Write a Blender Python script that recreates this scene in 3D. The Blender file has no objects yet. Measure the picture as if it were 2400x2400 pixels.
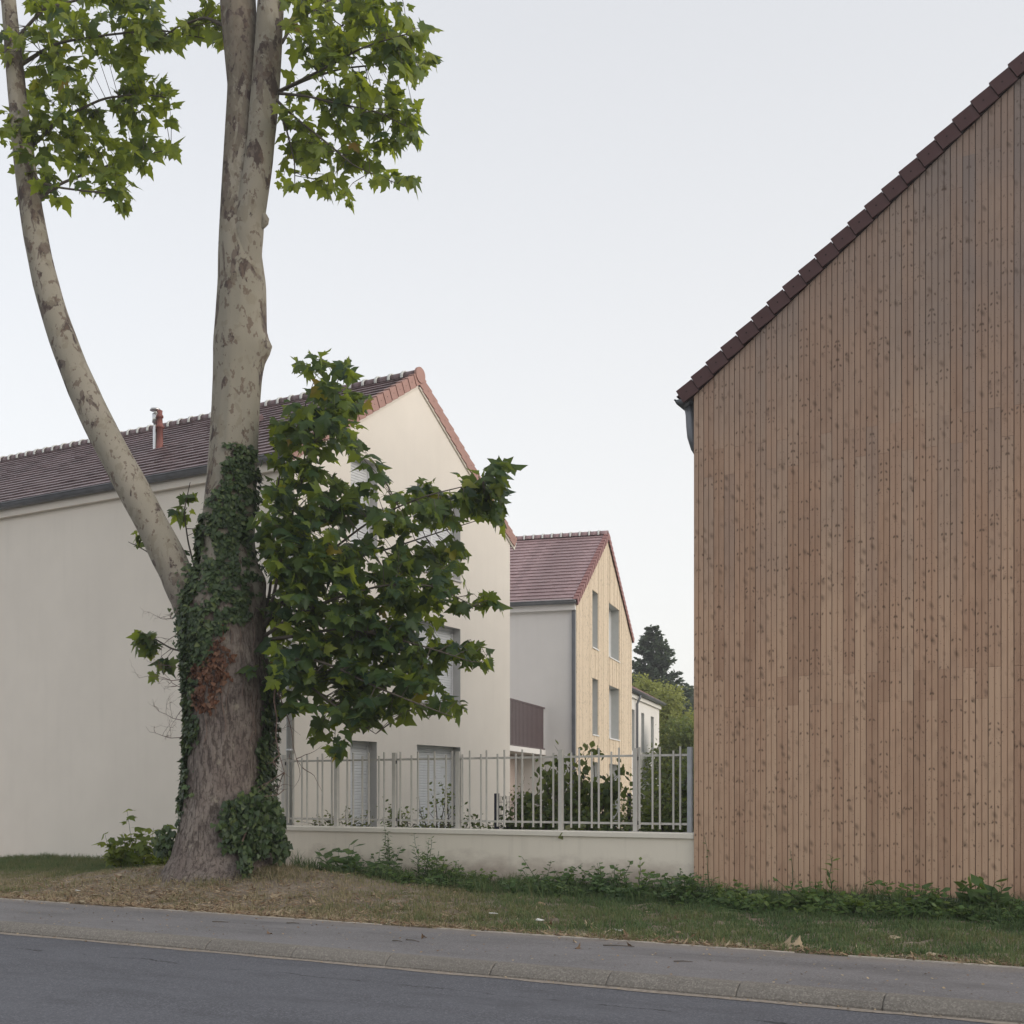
import bpy, math, random
import numpy as np
from mathutils import Vector, Matrix, noise as mnoise

rng = np.random.default_rng(7)
random.seed(7)
R = math.radians
scene = bpy.context.scene
COL = scene.collection

# ------------------------------------------------------------------ camera, sky, sun, exposure
EYE = 1.55
YAW = R(28.95)
cam_data = bpy.data.cameras.new('camera')
cam = bpy.data.objects.new('camera', cam_data)
COL.objects.link(cam)
cam.location = (0, 0, EYE)
cam.rotation_euler = (R(90), 0, YAW)
cam_data.sensor_width = 36
cam_data.lens = 36 * 2711 / 2400
cam_data.shift_y = (1855 - 1200) / 2400
cam_data.clip_end = 2000
scene.camera = cam

SUN_EL, SUN_AZ = 19.0, 3.0          # azimuth measured from +X towards +Y
sd = Vector((math.cos(R(SUN_EL)) * math.cos(R(SUN_AZ)), math.cos(R(SUN_EL)) * math.sin(R(SUN_AZ)), math.sin(R(SUN_EL))))
world = bpy.data.worlds.new('World')
scene.world = world
world.use_nodes = True
wn, wl = world.node_tree.nodes, world.node_tree.links
wn.clear()
w_out = wn.new('ShaderNodeOutputWorld')
w_bg = wn.new('ShaderNodeBackground')
sky = wn.new('ShaderNodeTexSky')
sky.sky_type = 'NISHITA'
sky.sun_disc = False
sky.sun_elevation = R(SUN_EL)
sky.sun_rotation = R(90 - SUN_AZ)
sky.air_density = 1.0
sky.dust_density = 1.4
sky.ozone_density = 1.2
hs = wn.new('ShaderNodeHueSaturation')
hs.inputs['Saturation'].default_value = 1.0
wl.new(sky.outputs[0], hs.inputs['Color'])
# veil of thin haze in front of the blue, thicker towards the horizon all round
veil = wn.new('ShaderNodeMix'); veil.data_type = 'RGBA'
w_tc = wn.new('ShaderNodeTexCoord'); w_sep = wn.new('ShaderNodeSeparateXYZ'); w_mr = wn.new('ShaderNodeMapRange')
w_mr.interpolation_type = 'SMOOTHSTEP'
for k_, v_ in ((1, 0.0), (2, 0.75), (3, 0.86), (4, 0.60)): w_mr.inputs[k_].default_value = v_
wl.new(w_tc.outputs['Generated'], w_sep.inputs[0]); wl.new(w_sep.outputs[2], w_mr.inputs[0]); wl.new(w_mr.outputs[0], veil.inputs[0])
veil.inputs[7].default_value = (5.18, 5.03, 4.83, 1)
wl.new(hs.outputs[0], veil.inputs[6])
wl.new(veil.outputs[2], w_bg.inputs[0])
w_bg.inputs[1].default_value = 0.105
wl.new(w_bg.outputs[0], w_out.inputs[0])

sun_d = bpy.data.lights.new('sun', 'SUN')
sun_d.energy = 1.0
sun_d.angle = R(58)
sun_d.color = (1.0, 0.925, 0.83)
sun = bpy.data.objects.new('sun', sun_d)
COL.objects.link(sun)
sun.rotation_euler = sd.to_track_quat('Z', 'Y').to_euler()
sun.location = (20, 5, 20)

vs = scene.view_settings
vs.view_transform = 'Standard'
vs.look = 'None'
vs.exposure = 1.0
vs.gamma = 1.0
scene.render.engine = 'CYCLES'
scene.cycles.max_bounces = 5
scene.cycles.diffuse_bounces = 3
scene.cycles.glossy_bounces = 2
scene.cycles.transmission_bounces = 3
scene.cycles.volume_bounces = 0

# ------------------------------------------------------------------ material helpers
class NT:
    def __init__(s, name):
        s.m = bpy.data.materials.new(name); s.m.use_nodes = True
        s.t = s.m.node_tree; s.n = s.t.nodes; s.l = s.t.links
        s.p = s.n['Principled BSDF']; s.out = s.n['Material Output']
        s.p.inputs['Specular IOR Level'].default_value = 0.3
    def node(s, typ, **kw):
        nd = s.n.new(typ)
        for k, v in kw.items(): setattr(nd, k, v)
        return nd
    def put(s, sock, v):
        if hasattr(v, 'is_linked') or isinstance(v, bpy.types.NodeSocket): s.l.new(v, sock)
        elif isinstance(v, (tuple, list)) and len(v) == 3 and sock.type == 'RGBA': sock.default_value = (*v, 1)
        else: sock.default_value = v
    def pos(s): return s.node('ShaderNodeNewGeometry').outputs['Position']
    def mapped(s, vec, scale=(1, 1, 1), loc=None):
        mp = s.node('ShaderNodeMapping'); s.l.new(vec, mp.inputs[0]); mp.inputs['Scale'].default_value = scale
        if loc is not None: s.put(mp.inputs['Location'], loc)
        return mp.outputs[0]
    def noise(s, vec, scale, detail=4, rough=0.55, dist=0.0):
        nd = s.node('ShaderNodeTexNoise'); s.l.new(vec, nd.inputs['Vector'])
        nd.inputs['Scale'].default_value = scale; nd.inputs['Detail'].default_value = detail
        nd.inputs['Roughness'].default_value = rough; nd.inputs['Distortion'].default_value = dist
        return nd.outputs['Fac']
    def ramp(s, fac, stops, interp='LINEAR'):
        nd = s.node('ShaderNodeValToRGB'); s.l.new(fac, nd.inputs[0]); nd.color_ramp.interpolation = interp
        e = nd.color_ramp.elements
        while len(e) < len(stops): e.new(0.5)
        for k, (p, c) in enumerate(stops):
            e[k].position = p; e[k].color = (*c, 1) if isinstance(c, (tuple, list)) else (c, c, c, 1)
        return nd.outputs[0]
    def mix(s, fac, a, b, mode='MIX'):
        nd = s.node('ShaderNodeMix', data_type='RGBA', blend_type=mode)
        s.put(nd.inputs[0], fac); s.put(nd.inputs[6], a); s.put(nd.inputs[7], b)
        return nd.outputs[2]
    def math(s, op, a, b=0.0, c=None):
        nd = s.node('ShaderNodeMath', operation=op); s.put(nd.inputs[0], a); s.put(nd.inputs[1], b)
        if c is not None: s.put(nd.inputs[2], c)
        return nd.outputs[0]
    def maprange(s, v, a, b, c=0.0, d=1.0):
        nd = s.node('ShaderNodeMapRange'); s.put(nd.inputs[0], v)
        for k, x in enumerate((a, b, c, d)): nd.inputs[k + 1].default_value = x
        return nd.outputs[0]
    def xyz(s, vec): 
        nd = s.node('ShaderNodeSeparateXYZ'); s.l.new(vec, nd.inputs[0]); return nd.outputs
    def comb(s, x, y, z):
        nd = s.node('ShaderNodeCombineXYZ'); s.put(nd.inputs[0], x); s.put(nd.inputs[1], y); s.put(nd.inputs[2], z); return nd.outputs[0]
    def bump(s, h, strength=0.3, dist=0.01):
        nd = s.node('ShaderNodeBump'); s.l.new(h, nd.inputs['Height']); nd.inputs['Strength'].default_value = strength
        nd.inputs['Distance'].default_value = dist; s.l.new(nd.outputs[0], s.p.inputs['Normal'])
    def col(s, c): s.put(s.p.inputs['Base Color'], c)
    def rough(s, r): s.put(s.p.inputs['Roughness'], r)

def m_plain(name, c, rough=0.6, var=0.12, scale=6, metal=0.0, bump=0.0):
    t = NT(name); v = t.noise(t.pos(), scale, 5)
    t.col(t.mix(t.maprange(v, 0.3, 0.7), tuple(x * (1 - var) for x in c), tuple(min(1, x * (1 + var)) for x in c)))
    t.rough(rough); t.p.inputs['Metallic'].default_value = metal
    if bump: t.bump(t.noise(t.pos(), scale * 12, 3), bump, 0.004)
    return t.m

def m_render(name, c, dirt=0.0):
    t = NT(name); P = t.pos()
    big = t.noise(P, 0.45, 5, 0.6); med = t.noise(P, 3.2, 5); fine = t.noise(P, 70, 3, 0.6)
    streak = t.noise(t.mapped(P, (5, 5, 0.35)), 1.0, 4)
    a = t.mix(t.maprange(big, 0.3, 0.7), tuple(x * 0.94 for x in c), tuple(min(1, x * 1.04) for x in c))
    a = t.mix(t.maprange(streak, 0.5, 0.8, 0, 0.12), a, tuple(x * 0.72 for x in c))
    a = t.mix(t.maprange(fine, 0.35, 0.75, 0, 0.14), a, tuple(x * 0.7 for x in c))
    a = t.mix(t.maprange(med, 0.45, 0.8, 0, 0.07), a, tuple(x * 0.75 for x in c))
    if dirt:
        z = t.xyz(P)[2]
        edge = t.math('ADD', z, t.math('MULTIPLY', t.noise(t.mapped(P, (1.6, 1.6, 3.0)), 1.3, 5, 0.65), -0.75))
        d = t.maprange(edge, 0.28, -0.16, 0, dirt)
        a = t.mix(d, a, (0.27, 0.20, 0.165))
        drip = t.maprange(t.noise(t.mapped(P, (9, 9, 0.6)), 1.0, 4), 0.56, 0.75, 0, 0.22)
        a = t.mix(drip, a, (0.42, 0.38, 0.32))
    t.col(a); t.rough(0.9); t.bump(t.math('ADD', fine, t.math('MULTIPLY', med, 0.4)), 0.35, 0.004)
    return t.m

def m_wood(name, tones, grey, grey_amt=0.0, knots=1.0, fresh=False):
    t = NT(name); P = t.pos(); x, y, z = t.xyz(P)
    oi = t.node('ShaderNodeObjectInfo'); rnd = oi.outputs['Random']
    ob = t.node('ShaderNodeTexCoord').outputs['Object']; ox = t.xyz(ob)[0]
    lat = t.math('ADD', t.math('ABSOLUTE', ox), t.math('MULTIPLY_ADD', t.noise(P, 3.0, 2), 0.05, -0.025)) if not fresh else t.math('MULTIPLY', t.math('ADD', y, x), 1.0)
    lat_m = lat
    zz = t.math('ADD', z, t.math('MULTIPLY', rnd, 61.0))
    base = t.ramp(rnd, [(0.0, tones[0]), (0.35, tones[1]), (0.7, tones[2]), (1.0, tones[1])])
    # long grain
    g = t.noise(t.comb(t.math('MULTIPLY', lat, 90), t.math('MULTIPLY', zz, 2.0), t.math('MULTIPLY', rnd, 20)), 1.0, 5, 0.6)
    base = t.mix(t.maprange(g, 0.3, 0.75, 0, 0.32), base, tuple(v * 0.6 for v in tones[0]))
    patch = t.noise(t.comb(t.math('MULTIPLY', lat, 6), t.math('MULTIPLY', zz, 1.3), t.math('MULTIPLY', rnd, 9)), 1.0, 4)
    base = t.mix(t.maprange(patch, 0.4, 0.75, 0, 0.35), base, tones[2])
    if grey_amt:
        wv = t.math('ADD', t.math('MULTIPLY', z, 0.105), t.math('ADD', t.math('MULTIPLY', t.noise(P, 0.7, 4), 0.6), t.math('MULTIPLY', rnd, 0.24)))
        base = t.mix(t.maprange(wv, 0.80, 1.5, 0, grey_amt), base, grey)  # greyer and darker towards the top, uneven from board to board
    # knots: small round ones and a few larger smudged ones
    lat2 = t.math('ADD', ox, t.math('MULTIPLY', rnd, 3.0)) if not fresh else lat
    def knot(sx, sz, seed, r0, r1, keep, strength, col, stretch, mirror=True):
        nonlocal base
        lat = lat_m if mirror else lat2
        v = t.node('ShaderNodeTexVoronoi'); v.voronoi_dimensions = '3D'
        t.l.new(t.comb(t.math('MULTIPLY_ADD', lat, sx, seed), t.math('MULTIPLY_ADD', zz, sz, t.math('MULTIPLY', lat, stretch)), t.math('MULTIPLY_ADD', rnd, 17.0, seed)), v.inputs['Vector'])
        v.inputs['Scale'].default_value = 1.0
        k = t.maprange(v.outputs['Distance'], r1, r0)
        pick = t.math('GREATER_THAN', t.xyz(v.outputs['Color'])[0], keep)
        base = t.mix(t.math('MULTIPLY', t.math('MULTIPLY', k, pick), strength), base, col)
    dark = tuple(v * 0.22 for v in tones[0])
    knot(15, 12, 3.1, 0.08, 0.27, 0.35, 0.85 * knots, dark, 6)
    knot(10, 8.0, 8.7, 0.04, 0.40, 0.64, 0.62 * knots, dark, 5, False)
    knot(9, 5.0, 1.7, 0.0, 0.60, 0.60, 0.22 * knots, tuple(v * 0.42 for v in tones[0]), -4, False)
    knot(26, 30, 5.2, 0.05, 0.22, 0.45, 0.6 * knots, dark, 0, False)
    t.col(base); t.rough(0.75); t.bump(g, 0.25, 0.002)
    return t.m

def m_tile(name, c, rough=0.42):
    t = NT(name); P = t.pos(); oi = t.node('ShaderNodeNewGeometry').outputs['Random Per Island']
    a = t.mix(oi, tuple(v * 0.82 for v in c), tuple(v * 1.15 for v in c))
    n = t.noise(P, 9, 5); a = t.mix(t.maprange(n, 0.4, 0.75, 0, 0.35), a, tuple(v * 0.7 for v in c))
    t.col(a); t.rough(rough); t.bump(t.noise(P, 60, 3), 0.15, 0.003)
    return t.m

def m_asphalt(name, c, speck=0.5, patch=0.25, dust=None):
    t = NT(name); P = t.pos()
    v = t.node('ShaderNodeTexVoronoi'); t.l.new(P, v.inputs['Vector']); v.inputs['Scale'].default_value = 90
    sp = t.xyz(v.outputs['Color'])[0]
    a = t.mix(t.maprange(sp, 0.55, 1.0, 0, speck), c, tuple(min(1, x * 2.1) for x in c))
    a = t.mix(t.maprange(sp, 0.3, 0.0, 0, 0.5), a, tuple(x * 0.55 for x in c))
    big = t.noise(t.mapped(P, (0.35, 1.1, 1)), 1.2, 6, 0.6)
    a = t.mix(t.maprange(big, 0.4, 0.7, 0, patch), a, tuple(x * 1.45 for x in c))
    big2 = t.noise(t.mapped(P, (0.5, 1.6, 1), (4, 9, 0)), 1.7, 5, 0.6)
    a = t.mix(t.maprange(big2, 0.5, 0.75, 0, patch), a, tuple(x * 0.6 for x in c))
    if dust:
        lo, hi, sgn = dust
        y = t.math('ADD', t.xyz(P)[1], t.math('MULTIPLY_ADD', t.noise(t.mapped(P, (3, 3, 1)), 1.4, 5, 0.65), 0.5, -0.25))
        a = t.mix(t.maprange(y, lo, hi, 0, 0.6), a, (0.24, 0.205, 0.17))
    # crack
    wv = t.math('ADD', t.xyz(P)[1], t.math('MULTIPLY', t.noise(P, 0.9, 6, 0.7), 0.55))
    cr = t.math('ABSOLUTE', t.math('SUBTRACT', wv, 7.95))
    gate = t.maprange(t.noise(P, 1.7, 3), 0.47, 0.56)
    a = t.mix(t.math('MULTIPLY', t.maprange(cr, 0.02, 0.004), gate), a, tuple(x * 0.3 for x in c))
    t.col(a); t.rough(0.85)
    t.bump(t.math('ADD', sp, t.noise(P, 220, 2)), 0.35, 0.004)
    return t.m

def m_leaf(name, ramp_cols, trans=(0.30, 0.42, 0.04), tf=0.4, rough=0.45):
    t = NT(name)
    at = t.node('ShaderNodeAttribute', attribute_name='tint')
    rp = t.ramp(at.outputs['Fac'], ramp_cols)
    nz = t.noise(t.pos(), 30, 3)
    rp = t.mix(t.maprange(nz, 0.35, 0.7, 0, 0.3), rp, t.mix(0.6, rp, (0, 0, 0)))
    t.col(rp); t.rough(rough); t.p.inputs['Specular IOR Level'].default_value = 0.35
    tr = t.node('ShaderNodeBsdfTranslucent')
    t.l.new(t.mix(t.maprange(at.outputs['Fac'], 0.0, 0.75, 0.12, 0.85), rp, trans, 'MIX'), tr.inputs[0])
    mx = t.node('ShaderNodeMixShader'); mx.inputs[0].default_value = tf
    t.l.new(t.p.outputs[0], mx.inputs[1]); t.l.new(tr.outputs[0], mx.inputs[2]); t.l.new(mx.outputs[0], t.out.inputs[0])
    return t.m

def m_bark(name, upk):
    t = NT(name); P = t.pos(); z = t.xyz(P)[2]
    warp = t.mapped(P, (1, 1, 0.5))
    n1 = t.noise(warp, 3.2, 6, 0.62, 0.6)
    n2 = t.noise(t.mapped(P, (1, 1, 0.55), (7, 3, 1)), 7.0, 5, 0.6, 0.4)
    n3 = t.noise(t.mapped(P, (1, 1, 0.4), (2, 8, 5)), 1.5, 4, 0.6)
    pale = t.mix(t.maprange(n3, 0.35, 0.65), (0.295, 0.268, 0.22), (0.24, 0.222, 0.178))
    # flaked-off plates: crisp islands, more of them high up on the left stem and low down
    up = t.maprange(z, 8.8, 11.6, 0.0, upk)
    low = t.maprange(z, 4.6, 3.0, 0.0, 0.28)
    f1 = t.math('ADD', n1, t.math('ADD', up, low))
    k1 = t.maprange(f1, 0.565, 0.585)
    c = t.mix(k1, pale, t.mix(t.maprange(t.noise(t.mapped(P, (1, 1, 0.6), (3, 1, 9)), 9, 4), 0.45, 0.52), (0.072, 0.054, 0.047), (0.145, 0.118, 0.098)))
    k2 = t.maprange(t.math('ADD', n2, t.math('MULTIPLY', up, 0.9)), 0.560, 0.580)
    c = t.mix(t.math('MULTIPLY', k2, 0.6), c, (0.21, 0.185, 0.14))
    k3 = t.maprange(t.noise(t.mapped(P, (1, 1, 0.7), (11, 0, 4)), 11, 4), 0.595, 0.615)
    c = t.mix(t.math('MULTIPLY', k3, 0.75), c, (0.12, 0.085, 0.065))
    # old grey furrowed bark of the lower trunk
    fv = t.node('ShaderNodeTexVoronoi', feature='DISTANCE_TO_EDGE'); fv.inputs['Scale'].default_value = 1.0
    nv = t.node('ShaderNodeTexNoise'); t.l.new(P, nv.inputs['Vector']); nv.inputs['Scale'].default_value = 7; nv.inputs['Detail'].default_value = 4
    sc_ = t.node('ShaderNodeVectorMath', operation='MULTIPLY_ADD'); t.l.new(nv.outputs['Color'], sc_.inputs[0]); sc_.inputs[1].default_value = (2.6, 2.6, 2.6); t.l.new(t.mapped(P, (15, 15, 5.5)), sc_.inputs[2])
    t.l.new(sc_.outputs[0], fv.inputs['Vector'])
    fine_f = t.noise(t.mapped(P, (20, 20, 4.2)), 1.0, 7, 0.72, 0.7)
    fur = t.math('MULTIPLY_ADD', t.maprange(fv.outputs['Distance'], 0.0, 0.22), 0.10, t.math('MULTIPLY', fine_f, 0.90))
    blot = t.noise(t.mapped(P, (1, 1, 0.8)), 3.3, 5, 0.6)
    old = t.mix(t.maprange(blot, 0.35, 0.68), (0.155, 0.125, 0.112), (0.25, 0.215, 0.188))
    old = t.mix(t.maprange(fur, 0.56, 0.40, 0, 0.9), old, (0.055, 0.042, 0.036))
    old = t.mix(t.maprange(t.noise(P, 5.5, 5), 0.62, 0.70, 0, 0.6), old, (0.33, 0.30, 0.235))
    e = t.math('ADD', z, t.math('MULTIPLY_ADD', n3, 2.2, -1.1))
    k = t.maprange(e, 4.9, 3.3)
    c = t.mix(k, c, old)
    t.col(c); t.rough(0.85)
    h = t.math('ADD', t.math('MULTIPLY', fur, t.maprange(k, 0, 1, 0.12, 1.0)), t.math('MULTIPLY', k1, 0.18))
    t.bump(h, 0.8, 0.03)
    return t.m

def m_soil(name, a, b, scale=3):
    t = NT(name); P = t.pos(); n = t.noise(P, scale, 7, 0.65); n2 = t.noise(P, scale * 14, 4)
    c = t.mix(t.maprange(n, 0.35, 0.65), a, b); c = t.mix(t.maprange(n2, 0.4, 0.7, 0, 0.5), c, tuple(v * 0.55 for v in a))
    t.col(c); t.rough(0.95); t.bump(t.math('ADD', n, n2), 0.7, 0.03); return t.m

M = {}
M['render_a'] = m_render('cream_render', (0.79, 0.735, 0.66))
M['render_b'] = m_render('light_grey_render', (0.76, 0.74, 0.72))
M['render_d'] = m_render('white_render', (0.74, 0.72, 0.69))
M['render_pink'] = m_render('beige_render', (0.50, 0.42, 0.385))
M['wall'] = m_render('boundary_wall_render', (0.78, 0.72, 0.62), dirt=0.8)
M['coping'] = m_render('coping_render', (0.74, 0.70, 0.62))
M['reveal'] = m_plain('grey_reveal', (0.50, 0.49, 0.475), 0.7, 0.05)
M['metal_reveal'] = m_plain('grey_metal_reveal', (0.40, 0.41, 0.40), 0.5, 0.05)
M['shutter'] = m_plain('white_shutter_slat', (0.66, 0.67, 0.68), 0.45, 0.04)
M['pvc'] = m_plain('white_window_frame', (0.72, 0.72, 0.72), 0.4, 0.03)
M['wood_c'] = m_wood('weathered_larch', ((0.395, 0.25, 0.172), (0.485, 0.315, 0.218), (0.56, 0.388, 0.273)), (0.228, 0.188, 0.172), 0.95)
M['wood_b'] = m_wood('fresh_larch', ((0.62, 0.495, 0.355), (0.69, 0.565, 0.42), (0.73, 0.615, 0.475)), (0.5, 0.45, 0.4), 0, 0.8, True)
M['membrane'] = m_plain('black_membrane', (0.018, 0.014, 0.012), 0.9)
M['tile_a'] = m_tile('mauve_roof_tile', (0.165, 0.112, 0.116))
M['verge_a'] = m_tile('pink_clay_verge', (0.40, 0.235, 0.20), 0.6)
M['tile_b'] = m_tile('plum_roof_tile', (0.33, 0.225, 0.23))
M['verge_b'] = m_tile('plum_verge', (0.30, 0.15, 0.14), 0.6)
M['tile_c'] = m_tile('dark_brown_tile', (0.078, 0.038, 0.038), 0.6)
M['hole'] = m_plain('nail_hole_and_gap_shade', (0.02, 0.012, 0.012), 0.9)  # nail holes, and painted shade in the verge tile gaps
M['mortar'] = m_plain('pale_mortar', (0.62, 0.63, 0.61), 0.9, 0.12, 20)
M['zinc'] = m_plain('zinc', (0.17, 0.18, 0.20), 0.45, 0.18, 3, 0.35)
M['zinc_light'] = m_plain('pale_zinc', (0.50, 0.51, 0.52), 0.45, 0.1, 3, 0.2)
M['steel'] = m_plain('stainless_steel', (0.62, 0.62, 0.62), 0.25, 0.1, 9, 0.9)
M['terracotta'] = m_plain('terracotta', (0.24, 0.10, 0.085), 0.7)
M['fence'] = m_plain('grey_beige_fence_paint', (0.54, 0.52, 0.48), 0.5, 0.06, 8)
M['fence_galv'] = m_plain('galvanised_post', (0.42, 0.435, 0.46), 0.45, 0.15, 6, 0.15)
M['bolt'] = m_plain('black_bolt', (0.03, 0.03, 0.035), 0.5)
M['rail_brown'] = m_plain('dark_brown_railing', (0.115, 0.085, 0.088), 0.5, 0.1)
M['navy'] = m_plain('dark_blue_mesh_fence', (0.02, 0.022, 0.04), 0.5)
M['road'] = m_asphalt('road_asphalt', (0.090, 0.093, 0.106), 0.7, 0.55)
M['pave'] = m_asphalt('pavement_asphalt', (0.155, 0.150, 0.154), 0.4, 0.6, (9.95, 10.35, 1))
M['kerb'] = m_asphalt('kerb_concrete', (0.165, 0.152, 0.135), 0.5, 0.4)
M['edging'] = m_plain('pale_edging', (0.42, 0.385, 0.34), 0.9, 0.2, 14)
M['dust'] = m_plain('gutter_dust', (0.27, 0.235, 0.20), 0.95, 0.3, 20)
M['soil'] = m_soil('verge_soil', (0.20, 0.16, 0.12), (0.30, 0.25, 0.195))
M['garden'] = m_soil('garden_ground', (0.05, 0.06, 0.025), (0.08, 0.085, 0.04))
M['ground'] = m_soil('ground', (0.09, 0.085, 0.06), (0.12, 0.11, 0.075), 0.3)
M['bark'] = m_bark('plane_tree_bark', 0.145)
M['bark_pale'] = m_bark('plane_tree_pale_bark', 0.05)
M['twig'] = m_plain('twig_bark', (0.10, 0.085, 0.07), 0.85, 0.25, 14)
M['dead_twig'] = m_plain('dead_twig', (0.17, 0.12, 0.10), 0.9, 0.25, 14)
M['far_bark'] = m_plain('far_bark', (0.08, 0.065, 0.05), 0.9)
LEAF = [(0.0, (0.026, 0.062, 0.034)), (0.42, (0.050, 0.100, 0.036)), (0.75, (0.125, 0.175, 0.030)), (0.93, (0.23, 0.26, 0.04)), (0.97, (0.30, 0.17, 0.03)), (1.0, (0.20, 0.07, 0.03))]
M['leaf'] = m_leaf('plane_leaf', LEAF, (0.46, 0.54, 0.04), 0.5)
M['ivy'] = m_leaf('ivy_leaf', [(0, (0.030, 0.055, 0.024)), (0.7, (0.070, 0.112, 0.042)), (1, (0.12, 0.155, 0.055))], (0.15, 0.22, 0.03), 0.22)
M['ivy_dead'] = m_leaf('dead_ivy_leaf', [(0, (0.075, 0.035, 0.022)), (0.6, (0.15, 0.066, 0.036)), (1, (0.20, 0.12, 0.08))], (0.3, 0.12, 0.05), 0.1, 0.8)
M['dry_leaf'] = m_leaf('dry_fallen_leaf', [(0, (0.20, 0.12, 0.07)), (0.5, (0.36, 0.27, 0.17)), (1, (0.45, 0.38, 0.27))], (0.4, 0.3, 0.18), 0.15, 0.85)
M['weed'] = m_leaf('weed_leaf', [(0, (0.045, 0.094, 0.034)), (0.6, (0.088, 0.155, 0.046)), (1, (0.16, 0.22, 0.06))], (0.24, 0.36, 0.05), 0.35)
M['shrub'] = m_leaf('shrub_leaf', [(0, (0.048, 0.082, 0.030)), (0.6, (0.105, 0.150, 0.045)), (1, (0.20, 0.22, 0.07))], (0.36, 0.42, 0.08), 0.4)
M['pale_shrub'] = m_leaf('pale_shrub_leaf', [(0, (0.08, 0.11, 0.03)), (0.6, (0.15, 0.18, 0.05)), (1, (0.24, 0.24, 0.09))], (0.28, 0.3, 0.06), 0.3)
M['lime'] = m_leaf('lime_tree_leaf', [(0, (0.15, 0.18, 0.05)), (0.5, (0.25, 0.28, 0.07)), (1, (0.34, 0.36, 0.11))], (0.5, 0.52, 0.12), 0.4)
M['conifer'] = m_leaf('conifer_needle', [(0, (0.065, 0.095, 0.070)), (0.6, (0.105, 0.145, 0.10)), (1, (0.16, 0.195, 0.12))], (0.16, 0.22, 0.10), 0.25)
M['far_leaf'] = m_leaf('far_tree_leaf', [(0, (0.06, 0.09, 0.06)), (0.6, (0.09, 0.125, 0.08)), (1, (0.13, 0.165, 0.10))], (0.2, 0.26, 0.1), 0.3)
GRASS = [(0.0, (0.075, 0.135, 0.055)), (0.35, (0.125, 0.18, 0.072)), (0.6, (0.20, 0.195, 0.10)), (0.85, (0.33, 0.27, 0.175)), (1.0, (0.42, 0.345, 0.24))]
M['grass'] = m_leaf('verge_grass', GRASS, (0.25, 0.27, 0.08), 0.3, 0.8)
M['paper'] = m_plain('white_scrap', (0.6, 0.6, 0.58), 0.8)

# ------------------------------------------------------------------ object helpers
WM = {}
def put(o, parent=None, local=False, wm=None):
    COL.objects.link(o)
    m = wm if wm is not None else Matrix.LocRotScale(o.location, o.rotation_euler, o.scale)
    if parent is not None:
        o.parent = parent
        if local: m = WM[parent.name] @ m
        else: o.matrix_parent_inverse = WM[parent.name].inverted()
    WM[o.name] = m
    return o

def thing(name, label, cat, loc=(0, 0, 0), rz=0.0, group=None):
    o = bpy.data.objects.new(name, None)
    o.empty_display_size = 0.3
    o.location = loc; o.rotation_euler = (0, 0, rz)
    o['label'] = label; o['category'] = cat
    if group: o['group'] = group
    return put(o)

def tag(o, label, cat, group=None):
    o['label'] = label; o['category'] = cat
    if group: o['group'] = group
    return o

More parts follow.
